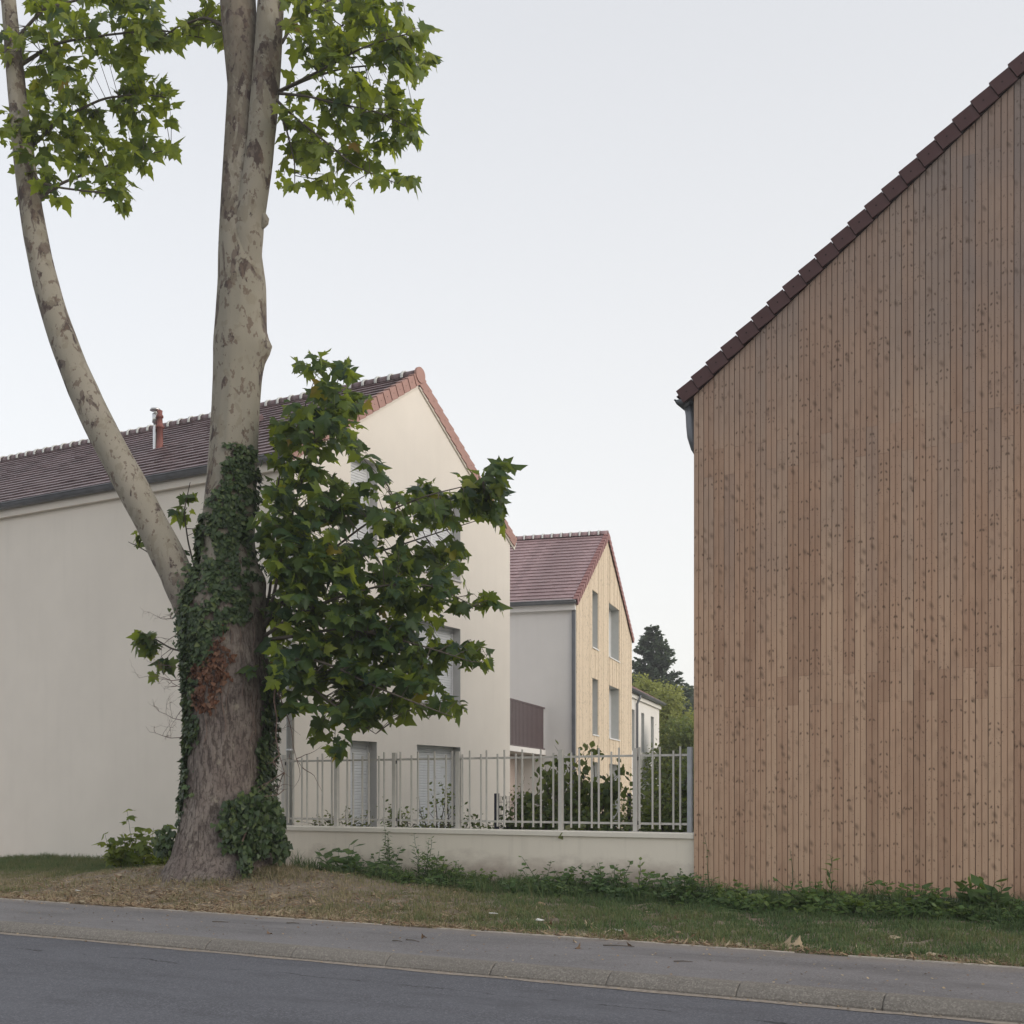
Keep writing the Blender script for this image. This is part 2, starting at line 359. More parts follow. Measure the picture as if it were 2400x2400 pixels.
class MB:
    def __init__(s): s.v = []; s.f = []; s.mi = []; s.tint = []
    def add(s, vs, fs, mi=0, tint=None):
        b = len(s.v); s.v.extend([tuple(map(float, p)) for p in vs]); s.f.extend([tuple(i + b for i in q) for q in fs]); s.mi.extend([mi] * len(fs))
        if tint is not None: s.tint.extend([tint] * len(vs))
    def box(s, a, b, mi=0):
        x0, y0, z0 = a; x1, y1, z1 = b
        s.add([(x0, y0, z0), (x1, y0, z0), (x1, y1, z0), (x0, y1, z0), (x0, y0, z1), (x1, y0, z1), (x1, y1, z1), (x0, y1, z1)],
              [(0, 3, 2, 1), (4, 5, 6, 7), (0, 1, 5, 4), (1, 2, 6, 5), (2, 3, 7, 6), (3, 0, 4, 7)], mi)
    def obox(s, o, u, v, w, mi=0):
        o, u, v, w = (Vector(q) for q in (o, u, v, w))
        p = [o, o + u, o + u + v, o + v]; p += [q + w for q in p]
        fs = [(0, 3, 2, 1), (4, 5, 6, 7), (0, 1, 5, 4), (1, 2, 6, 5), (2, 3, 7, 6), (3, 0, 4, 7)]
        if u.cross(v).dot(w) < 0: fs = [tuple(reversed(q)) for q in fs]
        s.add(p, fs, mi)
    def prism(s, poly, ext, mi=0):
        n = len(poly); p = [Vector(q) for q in poly]; e = Vector(ext)
        s.add(p + [q + e for q in p], [tuple(range(n - 1, -1, -1)), tuple(range(n, 2 * n))] + [(k, (k + 1) % n, n + (k + 1) % n, n + k) for k in range(n)], mi)
    def tube(s, path, rad, n=8, mi=0, cap=True, tint=None):
        path = [Vector(p) for p in path]; m = len(path)
        if not hasattr(rad, '__len__'): rad = [rad] * m
        vs = []; ref = None
        for k, p in enumerate(path):
            d = (path[min(k + 1, m - 1)] - path[max(k - 1, 0)]).normalized()
            if ref is None: ref = Vector((1, 0, 0)) if abs(d.x) < 0.8 else Vector((0, 1, 0))
            a = d.cross(ref).normalized(); b = a.cross(d).normalized(); ref = b.copy() if False else ref
            for q in range(n):
                t = 2 * math.pi * q / n
                vs.append(p + a * math.cos(t) * rad[k] + b * math.sin(t) * rad[k])
        fs = [(k * n + q, k * n + (q + 1) % n, (k + 1) * n + (q + 1) % n, (k + 1) * n + q) for k in range(m - 1) for q in range(n)]
        if cap: fs += [tuple(range(n - 1, -1, -1)), tuple((m - 1) * n + q for q in range(n))]
        s.add(vs, fs, mi, tint)
    def build(s, name, mats, parent=None, local=False, smooth=False, kind=None):
        me = bpy.data.meshes.new(name)
        me.from_pydata(s.v, [], s.f)
        for m in (mats if isinstance(mats, (list, tuple)) else [mats]): me.materials.append(m)
        if any(s.mi): me.polygons.foreach_set('material_index', s.mi)
        if s.tint: 
            at = me.attributes.new('tint', 'FLOAT', 'POINT'); at.data.foreach_set('value', s.tint)
        if smooth: me.polygons.foreach_set('use_smooth', [True] * len(me.polygons))
        me.update()
        o = bpy.data.objects.new(name, me)
        put(o, parent, local)
        if kind: o['kind'] = kind
        return o

def np_mesh(name, V, F, mat, tint=None, smooth=False):
    me = bpy.data.meshes.new(name)
    k = F.shape[1]
    me.vertices.add(len(V)); me.vertices.foreach_set('co', V.astype(np.float32).ravel())
    me.loops.add(F.size); me.loops.foreach_set('vertex_index', F.astype(np.int32).ravel())
    me.polygons.add(len(F)); me.polygons.foreach_set('loop_start', np.arange(0, F.size, k, dtype=np.int32))
    try: me.polygons.foreach_set('loop_total', np.full(len(F), k, dtype=np.int32))
    except Exception: pass
    me.materials.append(mat)
    if tint is not None:
        at = me.attributes.new('tint', 'FLOAT', 'POINT'); at.data.foreach_set('value', np.asarray(tint, dtype=np.float32))
    if smooth: me.polygons.foreach_set('use_smooth', np.ones(len(F), dtype=bool))
    me.update(calc_edges=True); me.validate()
    return me

def unit(v, axis=-1): return v / np.maximum(np.linalg.norm(v, axis=axis, keepdims=True), 1e-9)

# leaf templates: (verts, tris); x across, y from stalk to tip, z up
def plane_leaf_template(droop=0.25, fold=0.18, seed=0):
    r = np.random.default_rng(seed)
    half = [(0.10, -0.07), (0.24, -0.10), (0.43, -0.14), (0.37, 0.04), (0.50, 0.11), (0.64, 0.36), (0.50, 0.36), (0.30, 0.40), (0.30, 0.60), (0.18, 0.64)]
    pts = [(0, 0.02)] + half + [(0.0, 1.0)] + [(-x, y) for x, y in reversed(half)]
    pts = np.array(pts) * (1 + r.normal(0, 0.07, (len(pts), 2)))
    V = np.vstack([[0, 0.28], pts])
    z = -fold * np.abs(V[:, 0]) - droop * (V[:, 1] ** 2) * 0.5 + r.normal(0, 0.02, len(V))
    V = np.column_stack([V, z]); V[0, 2] = 0.02
    n = len(pts)
    F = np.array([(0, 1 + k, 1 + (k + 1) % n) for k in range(n)])
    return V, F
def simple_leaf_template(w=0.35, droop=0.3, fold=0.15):
    V = np.array([(0, 0, 0), (w * 0.8, 0.3, 0), (w, 0.55, 0), (0, 1, 0), (-w, 0.55, 0), (-w * 0.8, 0.3, 0), (0, 0.5, 0.0)], float)
    V[:, 2] = -fold * np.abs(V[:, 0]) - droop * V[:, 1] ** 2 * 0.5
    V[6, 2] += 0.04
    F = np.array([(6, 0, 1), (6, 1, 2), (6, 2, 3), (6, 3, 4), (6, 4, 5), (6, 5, 0)])
    return V, F
def ivy_template():
    pts = np.array([(0, 0.08), (0.30, -0.12), (0.52, 0.12), (0.34, 0.45), (0.0, 1.0), (-0.34, 0.45), (-0.52, 0.12), (-0.30, -0.12)])
    V = np.vstack([[0, 0.3], pts]); V = np.column_stack([V, -0.15 * np.abs(V[:, 0])]); n = len(pts)
    return V, np.array([(0, 1 + k, 1 + (k + 1) % n) for k in range(n)])
def card_template():
    return np.array([(0, 0, 0), (0.4, 0.45, 0.05), (0, 1, -0.1), (-0.4, 0.45, 0.05)], float), np.array([(0, 1, 2), (0, 2, 3)])

def instance(templ, P, T, N, S, tint):
    """copies of a leaf at points P, tip direction T, face normal N, length S"""
    V, F = templ
    T = unit(T); X = unit(np.cross(T, N)); Z = np.cross(X, T)
    S = np.asarray(S)[:, None, None]
    W = P[:, None, :] + S * (V[None, :, 0:1] * X[:, None, :] + V[None, :, 1:2] * T[:, None, :] + V[None, :, 2:3] * Z[:, None, :])
    k = len(V)
    FF = (F[None] + (np.arange(len(P)) * k)[:, None, None]).reshape(-1, 3)
    return W.reshape(-1, 3), FF, np.repeat(np.asarray(tint), k)

def leaf_obj(name, parts, mat, parent, kind=None, local=False):
    off = 0; Vs, Fs, Ts = [], [], []
    for V, F, t in parts:
        Vs.append(V); Fs.append(F + off); Ts.append(t); off += len(V)
    me = np_mesh(name, np.vstack(Vs), np.vstack(Fs), mat, np.concatenate(Ts))
    o = bpy.data.objects.new(name, me); put(o, parent, local)
    if kind: o['kind'] = kind
    return o

def snoise(x, y, s=1.0, seed=0.0):
    """cheap smooth noise in 0..1"""
    x = np.asarray(x) * s; y = np.asarray(y) * s
    v = (np.sin(1.7 * x + 0.9 * y + seed) + np.sin(-1.1 * x + 2.3 * y + 1.7 * seed + 1.3) + np.sin(3.1 * x + 1.9 * y + 2.1 * seed)
         + np.sin(-2.7 * x + 3.7 * y + 0.7 * seed) + 0.6 * np.sin(5.3 * x - 4.1 * y + seed) + 0.6 * np.sin(6.7 * x + 5.9 * y - seed))
    return np.clip(0.5 + v / 7.0, 0, 1)

# ------------------------------------------------------------------ the ground, road, kerb, pavement, verge
TX, TY = -11.65, 12.53                          # the plane tree
def ground_h(x, y):
    x = np.asarray(x, float); y = np.asarray(y, float)
    t = np.clip((y - 10.3) / 4.3, 0, 1)
    h = 0.105 + 0.085 * t
    h = h + 0.36 * np.exp(-(((x - TX) / 2.7) ** 2 + ((y - TY - 0.15) / 1.25) ** 2)) * np.clip((y - 10.3) / 0.8, 0, 1)
    h = h + 0.035 * (snoise(x, y, 1.6, 2.0) - 0.5) * np.clip((y - 10.3) / 0.5, 0, 1)
    return h

def struct(o): o['kind'] = 'structure'; return o
b = MB(); b.add([(-700, -700, -0.03), (700, -700, -0.03), (700, 700, -0.03), (-700, 700, -0.03)], [(0, 1, 2, 3)])
struct(b.build('ground', M['ground']))
b = MB(); b.add([(-90, -5.5, 0), (70, -5.5, 0), (70, 8.41, 0), (-90, 8.41, 0)], [(0, 1, 2, 3)])
road = struct(b.build('road', M['road']))
b = MB()
xs = np.arange(-24, 14, 0.12)
lo = 8.33 - 0.05 * snoise(xs, xs * 0, 2.2, 3) ; vs_ = [(x, y, 0.004) for x, y in zip(xs, lo)] + [(x, 8.415, 0.004) for x in xs]
n = len(xs); b.add(vs_, [(k, k + 1, n + k + 1, n + k) for k in range(n - 1)])
b.build('gutter_dust', M['dust'], road)
b = MB(); b.add([(-90, 8.57, 0.098), (70, 8.57, 0.098), (70, 10.29, 0.104), (-90, 10.29, 0.104)], [(0, 1, 2, 3)])
pave = struct(b.build('pavement', M['pave']))
# pale edging between pavement and verge, in uneven pieces
b = MB()
x = -20.0
while x < 3:
    L = rng.uniform(0.9, 2.6)
    y0 = 10.275 + rng.uniform(-0.006, 0.006)
    b.box((x, y0, 0.05), (x + L, y0 + 0.045, 0.112 + rng.uniform(-0.002, 0.003))); x += L + (0.01 if rng.random() < 0.5 else rng.uniform(0.3, 1.2))
b.build('edging_strip', M['edging'], pave)

kerb = struct(bpy.data.objects.new('kerb', None)); put(kerb)
prof = [(8.40, -0.1), (8.402, 0.018), (8.425, 0.05), (8.47, 0.085), (8.50, 0.101), (8.575, 0.104), (8.575, -0.1)]
L = 1.062
me_k = None
for k in range(-9, 5):
    x0 = -4.863 + k * 1.067
    o = None
    if me_k is None:
        b = MB(); cuts = [0.0, 0.012, L - 0.012, L]; ins = [0.006, 0, 0, 0.006]
        n = len(prof); vs_ = []
        for c, i_ in zip(cuts, ins):
            vs_ += [(c, y + (i_ if j in (1, 2, 3) else 0), z - (i_ if j in (3, 4, 5) else 0)) for j, (y, z) in enumerate(prof)]
        fs = [(r * n + j, (r + 1) * n + j, (r + 1) * n + (j + 1) % n, r * n + (j + 1) % n) for r in range(3) for j in range(n)]
        fs += [tuple(range(n)), tuple(3 * n + j for j in range(n - 1, -1, -1))]
        b.add(vs_, fs); o = b.build('kerb_stone', M['kerb'], kerb); me_k = o.data
    else:
        o = bpy.data.objects.new('kerb_stone', me_k); put(o, kerb)
    o.location = (x0, rng.uniform(-0.004, 0.004), rng.uniform(-0.003, 0.003))

# verge terrain
xs = np.concatenate([np.arange(-45, -20, 1.0), np.arange(-20, 1.0, 0.11), np.arange(1, 24, 1.0)])
ys = np.concatenate([np.arange(10.3, 15, 0.11), np.arange(15, 16.4, 0.3)])
X, Y = np.meshgrid(xs, ys); Z = ground_h(X, Y) - 0.012
Z = Z + 0.012 * rng.normal(0, 1, Z.shape) * (Y > 10.45)
V = np.column_stack([X.ravel(), Y.ravel(), Z.ravel()]); nx, ny = len(xs), len(ys)
idx = np.arange(nx * ny).reshape(ny, nx)
F = np.column_stack([idx[:-1, :-1].ravel(), idx[:-1, 1:].ravel(), idx[1:, 1:].ravel(), idx[1:, :-1].ravel()])
o = bpy.data.objects.new('verge', np_mesh('verge', V, F, M['soil'], None, True)); struct(put(o))
b = MB(); b.add([(-13.3, 14.7, 0.30), (60, 14.7, 0.30), (60, 200, 0.30), (-60, 200, 0.30), (-60, 24, 0.30), (-13.3, 24, 0.30)], [(0, 1, 2, 3, 4, 5)])
struct(b.build('garden_ground', M['garden']))

# ------------------------------------------------------------------ building helpers
def wall_holes(b, o, u, z0, ubreaks, top, holes, inward=None, depth=0.0, mi=0, rmi=1):
    """wall in the plane o + u*s, z; holes (s0,s1,z0,z1); reveals go inwards"""
    o = Vector(o); u = Vector(u)
    br = sorted(set([round(q, 4) for q in ubreaks] + [round(h[k], 4) for h in holes for k in (0, 1)]))
    pt = lambda s, z: o + u * s + Vector((0, 0, z))
    for s0, s1 in zip(br[:-1], br[1:]):
        hs_ = sorted([h for h in holes if h[0] < s1 - 1e-4 and h[1] > s0 + 1e-4], key=lambda h: h[2])
        z = z0
        for h in hs_:
            if h[2] > z + 1e-4: b.add([pt(s0, z), pt(s1, z), pt(s1, h[2]), pt(s0, h[2])], [(0, 1, 2, 3)], mi)
            z = h[3]
        b.add([pt(s0, z), pt(s1, z), pt(s1, top(s1)), pt(s0, top(s0))], [(0, 1, 2, 3)], mi)
    if inward is not None:
        w = Vector(inward) * depth
        for s0, s1, a, c in holes:
            q = [pt(s0, a), pt(s1, a), pt(s1, c), pt(s0, c)]
            for k in range(4):
                p0, p1 = q[k], q[(k + 1) % 4]
                b.add([p0, p0 + w, p1 + w, p1], [(0, 1, 2, 3)], rmi)

def roof_slope(parent, local, ridge0, along, down, normal, length, slope_len, mat, course=0.25, tile_w=0.215, thick=0.032, seed=1):
    """rows of flat tiles, each row one part; tiles inside a row have their own edges"""
    r = np.random.default_rng(seed)
    ridge0, along, down, normal = (Vector(q) for q in (ridge0, along, down, normal))
    nrow = int(round(slope_len / course)); c = slope_len / nrow
    b = MB(); b.obox(ridge0 - normal * 0.10, along * length, down * slope_len, normal * 0.06); b.build('roof_deck', mat, parent, local)
    for k in range(nrow):
        b = MB(); s = -(k % 2) * tile_w * 0.5
        while s < length - 0.01:
            a0, a1 = max(0, s), min(length, s + tile_w - 0.005)
            if a1 - a0 > 0.02:
                j = r.normal(0, 0.0025); f = r.normal(0, 0.003)
                top = ridge0 + down * (k * c - 0.03) + along * a0 + normal * (-0.012)
                v = down * (c + 0.05 + f) + normal * (thick + j)
                b.obox(top, along * (a1 - a0), v, normal * 0.022)
            s += tile_w
        b.build('tile_course', mat, parent, local)

def verge_tiles(parent, local, apex, down, normal, out, slope_len, mat, n, flange=0.17, leg=0.12, lift=0.02):
    """sawtooth of end tiles along a gable slope; out = away from the gable wall"""
    apex, down, normal, out = (Vector(q) for q in (apex, down, normal, out))
    c = slope_len / n
    b = MB()
    d2 = (down * c + normal * lift).normalized(); n2 = (normal - d2 * normal.dot(d2)).normalized()
    Lt = c - 0.010
    o = Vector((0, 0, 0))
    b.obox(o - n2 * (flange - 0.03) + out * -0.004, d2 * Lt + out * 0.012, n2 * flange, out * 0.022)
    b.obox(o + n2 * 0.005, d2 * Lt, n2 * 0.025, -out * leg)
    ctr = d2 * (Lt * 0.55) - n2 * (flange * 0.35) + out * 0.0275
    ring = [ctr + (d2 * math.cos(a) + n2 * math.sin(a)) * 0.011 for a in [k * math.pi / 3 for k in range(6)]]
    ring = ring if (ring[1] - ring[0]).cross(ring[2] - ring[1]).dot(out) > 0 else ring[::-1]
    b.add(ring, [tuple(range(6))], 1)
    bk = MB(); bk.obox(apex - normal * (flange - 0.045) - out * 0.022, down * slope_len, normal * (flange - 0.03), out * 0.014); bk.build('verge_gap_shade', M['hole'], parent, local)  # dark strip behind the tiles paints the shade in their gaps
    me = None
    for k in range(n):
        if me is None: q = b.build('verge_tile', [mat, M['hole']], parent, local); me = q.data
        else: q = bpy.data.objects.new('verge_tile', me); put(q, parent, local)
        q.location = apex + down * (k * c) + normal * 0.004
        if not local: q.location = apex + down * (k * c) + normal * 0.004

def ridge_tiles(parent, local, p0, along, length, mat, r=0.115, pitch=0.33):
    p0 = Vector(p0); along = Vector(along); side = along.cross(Vector((0, 0, 1))).normalized(); up = Vector((0, 0, 1))
    def arc(rad, x0, x1, name, m, zoff):
        b = MB(); N = 9; vs_ = []
        for s in (x0, x1):
            for rr in (rad, rad - 0.02):
                vs_ += [along * s + side * math.cos(a) * rr * 1.15 + up * (math.sin(a) * rr + zoff) for a in [math.pi * (k / (N - 1)) * 1.16 - 0.25 for k in range(N)]]
        fs = []
        for k in range(N - 1):
            fs += [(k, k + 1, 2 * N + k + 1, 2 * N + k), (N + k + 1, N + k, 3 * N + k, 3 * N + k + 1), (k + 1, k, N + k, N + k + 1), (2 * N + k, 2 * N + k + 1, 3 * N + k + 1, 3 * N + k)]
        b.add(vs_, fs); return b.build(name, m, parent, local, True)
    n = int(length / pitch); t = mt = None
    for k in range(n):
        if t is None:
            t = arc(r, 0.02, pitch - 0.02, 'ridge_tile', mat, 0); mt = arc(r + 0.028, -0.03, 0.03, 'ridge_mortar', M['mortar'], -0.002)
            q, w = t, mt
        else:
            q = bpy.data.objects.new('ridge_tile', t.data); put(q, parent, local)
            w = bpy.data.objects.new('ridge_mortar', mt.data); put(w, parent, local)
        q.location = p0 + along * (k * pitch); w.location = p0 + along * (k * pitch)

def gutter(b, p0, p1, r=0.085, n=8):
    p0, p1 = Vector(p0), Vector(p1); d = (p1 - p0).normalized(); side = d.cross(Vector((0, 0, 1))).normalized(); up = Vector((0, 0, 1))
    ring = []
    for rr in (r, r - 0.012):
        ring.append([side * math.cos(a) * rr - up * math.sin(a) * rr for a in [math.pi * k / n for k in range(n + 1)]])
    m = n + 1
    vs_ = [p + q for p in (p0, p1) for rg in ring for q in rg]
    fs = []
    for k in range(n):
        fs += [(k, k + 1, 2 * m + k + 1, 2 * m + k), (m + k + 1, m + k, 3 * m + k, 3 * m + k + 1), (k + 1, k, m + k, m + k + 1), (2 * m + k, 2 * m + k + 1, 3 * m + k + 1, 3 * m + k)]
    fs += [(0, m, 3 * m, 2 * m), (n, 2 * m + n, 3 * m + n, m + n)]
    b.add(vs_, fs)
    for p in (p0, p1): b.prism([p + q for q in ring[0]], d * 0.006)
    # rolled bead on the outer lip
    b.tube([p0 + side * r, p1 + side * r], 0.014, 6); b.tube([p0 - side * r, p1 - side * r], 0.014, 6)

def shutter(parent, x, s0, s1, z0, z1, local=False, pitch=0.055):
    """closed roller shutter in a plane x = const, facing +X"""
    b = MB(); z = z0; prof_ = []
    while z < z1 - 0.005:
        e = min(z + pitch, z1)
        prof_ += [(x, z), (x + 0.011, z + 0.012 if z + 0.012 < e else e), (x + 0.011, e - 0.008), (x, e)]
        z = e
    vs_ = [(px, s, pz) for s in (s0, s1) for px, pz in prof_]; n = len(prof_)
    b.add(vs_, [(k, n + k, n + k + 1, k + 1) for k in range(n - 1)])
    return b.build('roller_shutter', M['shutter'], parent, local)

# ------------------------------------------------------------------ house A: cream render, gable facing +X
AX, AY0, AY1 = -13.238, 16.0, 23.83
AYM = (AY0 + AY1) / 2; A_EAVE, A_APEX = 7.42, 9.95
AL = -27.0
A = thing('rendered_house', 'cream rendered house with brown tiled roof and shuttered gable behind the big plane tree', 'house', (AX, AY0, 0.3))
holesA = [(1.63, 2.48, 0.34, 2.516), (3.89, 5.60, 0.34, 2.516), (1.63, 2.48, 3.42, 5.10), (3.89, 5.60, 3.42, 5.10), (1.64, 2.50, 6.15, 7.95), (3.89, 5.60, 6.15, 7.92)]
W_ = AY1 - AY0
topA = lambda s: A_EAVE + (A_APEX - A_EAVE) * (1 - abs(s - W_ / 2) / (W_ / 2))
b = MB()
wall_holes(b, (AX, AY0, 0), (0, 1, 0), -0.1, [0, W_ / 2, W_], topA, holesA, (-1, 0, 0), 0.22, 0, 1)
wall_holes(b, (AL, AY0, 0), (1, 0, 0), -0.1, [0, AX - AL], lambda s: A_EAVE + 0.05, [])
wall_holes(b, (AX, AY1, 0), (-1, 0, 0), -0.1, [0, AX - AL], lambda s: A_EAVE + 0.05, [])
b.build('wall', [M['render_a'], M['reveal']], A)
# window fillings
for k, (s0, s1, z0, z1) in enumerate(holesA):
    y0, y1 = AY0 + s0, AY0 + s1
    x = AX - 0.22
    wnd = MB()
    for (a, c, e, g) in ((y0, y0 + 0.045, z0, z1), (y1 - 0.045, y1, z0, z1), (y0 + 0.045, y1 - 0.045, z1 - 0.05, z1), (y0 + 0.045, y1 - 0.045, z0, z0 + 0.05)):
        wnd.box((x - 0.05, a, e), (x + 0.03, c, g))
    if k == 5: wnd.box((x - 0.05, (y0 + y1) / 2 - 0.04, z0 + 0.05), (x + 0.02, (y0 + y1) / 2 + 0.04, z1 - 0.05))
    w = wnd.build('window', M['pvc'], A)
    if k == 5:
        shutter(w, x, y0 + 0.045, y1 - 0.045, z0 + 0.62, z1 - 0.05)
        g = MB(); g.box((x - 0.03, y0 + 0.045, z0 + 0.05), (x - 0.02, y1 - 0.045, z1 - 0.05)); g.build('pane', M['pvc'], w)
    else: shutter(w, x, y0 + 0.045, y1 - 0.045, z0 + 0.05, z1 - 0.05)
    if z0 > 1:
        sl = MB(); sl.box((AX - 0.2, y0 - 0.02, z0 - 0.035), (AX + 0.035, y1 + 0.02, z0 + 0.004)); sl.build('window_sill', M['reveal'], A)
# roof
aslope = math.atan(0.64)
A_R = Vector((0, AYM, 10.14))
for sgn in (-1, 1):
    down = Vector((0, sgn * math.cos(aslope), -math.sin(aslope))); nrm = Vector((0, sgn * math.sin(aslope), math.cos(aslope)))
    LEN = 4.86 if sgn < 0 else 4.92
    roof_slope(A, False, (AL, AYM, 10.13), (1, 0, 0), down, nrm, AX - AL + 0.02, LEN, M['tile_a'], 0.256, seed=3 + sgn)
    verge_tiles(A, False, Vector((AX + 0.035, AYM, 10.15)), down, nrm, (1, 0, 0), LEN, M['verge_a'], 19, flange=0.235)
    b = MB(); b.obox(Vector((AX + 0.001, AYM, 9.93)) + down * 0.05 - nrm * 0.04, down * (LEN - 0.1), nrm * 0.13, (0.033, 0, 0)); b.build('barge_strip', M['render_a'], A)
ridge_tiles(A, False, (AX + 0.03 - 41 * 0.33, AYM, 10.12), (1, 0, 0), 41 * 0.33 + 0.01, M['tile_a'], 0.115, 0.33)
b = MB()  # round end disc of the ridge
b.prism([Vector((AX + 0.03, AYM + math.cos(a) * 0.17, 10.12 + math.sin(a) * 0.16)) for a in [2 * math.pi * k / 20 for k in range(20)]], (0.05, 0, 0)); b.build('ridge_end_disc', M['verge_a'], A)
b = MB(); gutter(b, (AL, AY0 - 0.19, 7.475), (AX + 0.02, AY0 - 0.19, 7.475), 0.095); b.build('gutter', M['zinc'], A, False, True)
b = MB(); b.box((AL, AY0 - 0.10, 7.24), (AX - 0.001, AY0 - 0.002, 7.46)); b.build('eaves_board', M['render_a'], A)
b = MB(); gutter(b, (AL, AY1 + 0.20, 7.45), (AX + 0.02, AY1 + 0.20, 7.45), 0.085); b.build('gutter', M['zinc_light'], A, False, True)
b = MB(); px = AX - 0.06
b.tube([(px, AY0 - 0.20, 7.32), (px, AY0 - 0.19, 7.15), (px, AY0 - 0.07, 6.85), (px, AY0 - 0.07, 0.3)], 0.05, 10)
for z in (6.2, 4.2, 2.25, 0.9): b.tube([(px, AY0 - 0.07, z), (px, AY0 - 0.07, z + 0.05)], 0.058, 10)
b.build('downpipe', M['zinc_light'], A, False, True)
# flues and roof vents
def lathe(b, c, prof_, n=14):
    vs_ = [(c[0] + r * math.cos(2 * math.pi * k / n), c[1] + r * math.sin(2 * math.pi * k / n), c[2] + z) for r, z in prof_ for k in range(n)]
    b.add(vs_, [(i * n + k, i * n + (k + 1) % n, (i + 1) * n + (k + 1) % n, (i + 1) * n + k) for i in range(len(prof_) - 1) for k in range(n)])
def roofz(y): return 10.12 - (AYM - y) * math.tan(aslope)
fx, fy = -18.62, 17.95
b = MB(); lathe(b, (fx - 0.02, fy, roofz(fy) - 0.1), [(r_ * 0.62, z) for r_, z in [(0.085, 0), (0.085, 0.55), (0.07, 0.58), (0.07, 0.66), (0.11, 0.67), (0.11, 0.86), (0.06, 0.87), (0.06, 0.92), (0.19, 0.93), (0.17, 0.965), (0.01, 0.98)]]); b.build('steel_flue', M['steel'], A, False, True)
b = MB(); lathe(b, (fx + 0.13, fy - 0.02, roofz(fy) - 0.1), [(r_ * 0.62, z) for r_, z in [(0.16, 0), (0.11, 0.2), (0.10, 0.52), (0.15, 0.53), (0.15, 0.56), (0.10, 0.60), (0.085, 0.74), (0.12, 0.75), (0.12, 0.79), (0.08, 0.82), (0.09, 0.9), (0.01, 0.91)]]); b.build('terracotta_flue', M['terracotta'], A, False, True)
for vx, vy in ((-17.3, 18.7), (-16.6, 18.25)):
    b = MB(); b.obox((vx, vy, roofz(vy) + 0.02), (0.4, 0, 0), (0, 0.35, 0.25), (0, -0.06, 0.09)); b.build('roof_vent', M['tile_a'], A)

# ------------------------------------------------------------------ boundary wall and fence
WY = 14.6
BW = thing('boundary_wall', 'low rendered boundary wall with pale coping carrying the metal fence', 'wall', (-8.8, WY, 0.2))
b = MB(); b.box((-12.42, WY, -0.1), (-5.30, WY + 0.20, 0.925)); b.build('wall_body', M['wall'], BW)
b = MB()
b.prism([(-12.45, WY - 0.035, 0.925), (-12.45, WY - 0.035, 0.985), (-12.45, WY - 0.02, 0.996), (-12.45, WY + 0.22, 0.996), (-12.45, WY + 0.235, 0.985), (-12.45, WY + 0.235, 0.925)][::-1], (7.14, 0, 0))
b.build('coping', M['coping'], BW)
FN = thing('metal_fence', 'grey beige metal fence of uneven upright bars on the low wall', 'fence', (-8.8, WY + 0.08, 1.0))
FY = WY + 0.08
posts = [-12.36, -11.293, -10.181, -9.035, -7.326, -6.184, -5.40]
for k, x in enumerate(posts):
    b = MB(); top = 2.145; hw = 0.031
    b.box((x - hw, FY - hw, 1.004), (x + hw, FY + hw, top))
    p = b.build('post', M['fence_galv'] if k == len(posts) - 1 else M['fence'], FN)
    b = MB(); b.box((x - 0.075, FY - 0.06, 0.9965), (x + 0.075, FY + 0.06, 1.0055)); b.build('base_plate', M['fence'], p)
    if k in (0, 2, 5):
        b = MB()
        for sx in (-0.055, 0.055): b.box((x + sx - 0.008, FY - 0.05, 1.0056), (x + sx + 0.008, FY - 0.034, 1.022))
        for z in (1.12, 2.0): b.box((x + 0.0312, FY - 0.02, z - 0.025), (x + 0.04, FY, z + 0.025))
        b.build('bolt', M['bolt'], p)
for x0, x1 in zip(posts[:-1], posts[1:]):
    for z in (1.112, 2.040):
        b = MB(); b.box((x0 + 0.0315, FY + 0.002, z - 0.015), (x1 - 0.0315, FY + 0.022, z + 0.015)); b.build('rail', M['fence'], FN)
b = MB(); b.box((-0.0105, -0.0105, 0), (0.0105, 0.0105, 1.0)); bar_me = None
x = posts[0] + 0.10; k = 0
steps = [0.105, 0.185, 0.115, 0.20]
while x < posts[-1] - 0.06:
    if min(abs(x - q) for q in posts) > 0.052:
        z0 = 1.04; z1 = 2.155 if k % 2 else 2.10
        if bar_me is None: o = b.build('bar', M['fence'], FN); bar_me = o.data
        else: o = bpy.data.objects.new('bar', bar_me); put(o, FN)
        o.location = (x, FY - 0.0095, z0); o.scale = (1, 1, z1 - z0)
    x += steps[k % 4] + rng.uniform(-0.012, 0.012); k += 1

# ------------------------------------------------------------------ house C: timber gable on the street
CX0, CY = -5.305, 14.55
C_TIP, C_TAN = 6.80, 0.7625
C_W = 8.55
C = thing('timber_house', 'tall gable clad in weathered vertical boards under a dark tiled verge', 'house', (CX0, CY, 0.25))
topC = lambda s: C_TIP + C_TAN * (min(s, C_W - s))
b = MB()   # shell behind the boards, side wall, plinth
wall_holes(b, (CX0 + 0.02, CY + 0.045, 0), (1, 0, 0), 0.30, [0, C_W / 2, C_W - 0.04], topC, [])
b.build('backing', M['membrane'], C)
b = MB(); b.box((CX0 + 0.06, CY + 0.05, -0.1), (CX0 + C_W - 0.06, CY + 0.3, 0.32)); b.build('plinth', M['render_b'], C)
b = MB(); b.box((CX0 + 0.015, CY + 0.046, -0.1), (CX0 + 0.2, CY + 11.0, C_TIP)); b.box((CX0 + C_W - 0.2, CY + 0.046, -0.1), (CX0 + C_W - 0.015, CY + 11.0, C_TIP))
wall_holes(b, (CX0 + C_W, CY + 11.0, 0), (-1, 0, 0), -0.1, [0, C_W / 2, C_W], topC, [])
b.build('wall', M['render_b'], C)
BWID = 0.1395
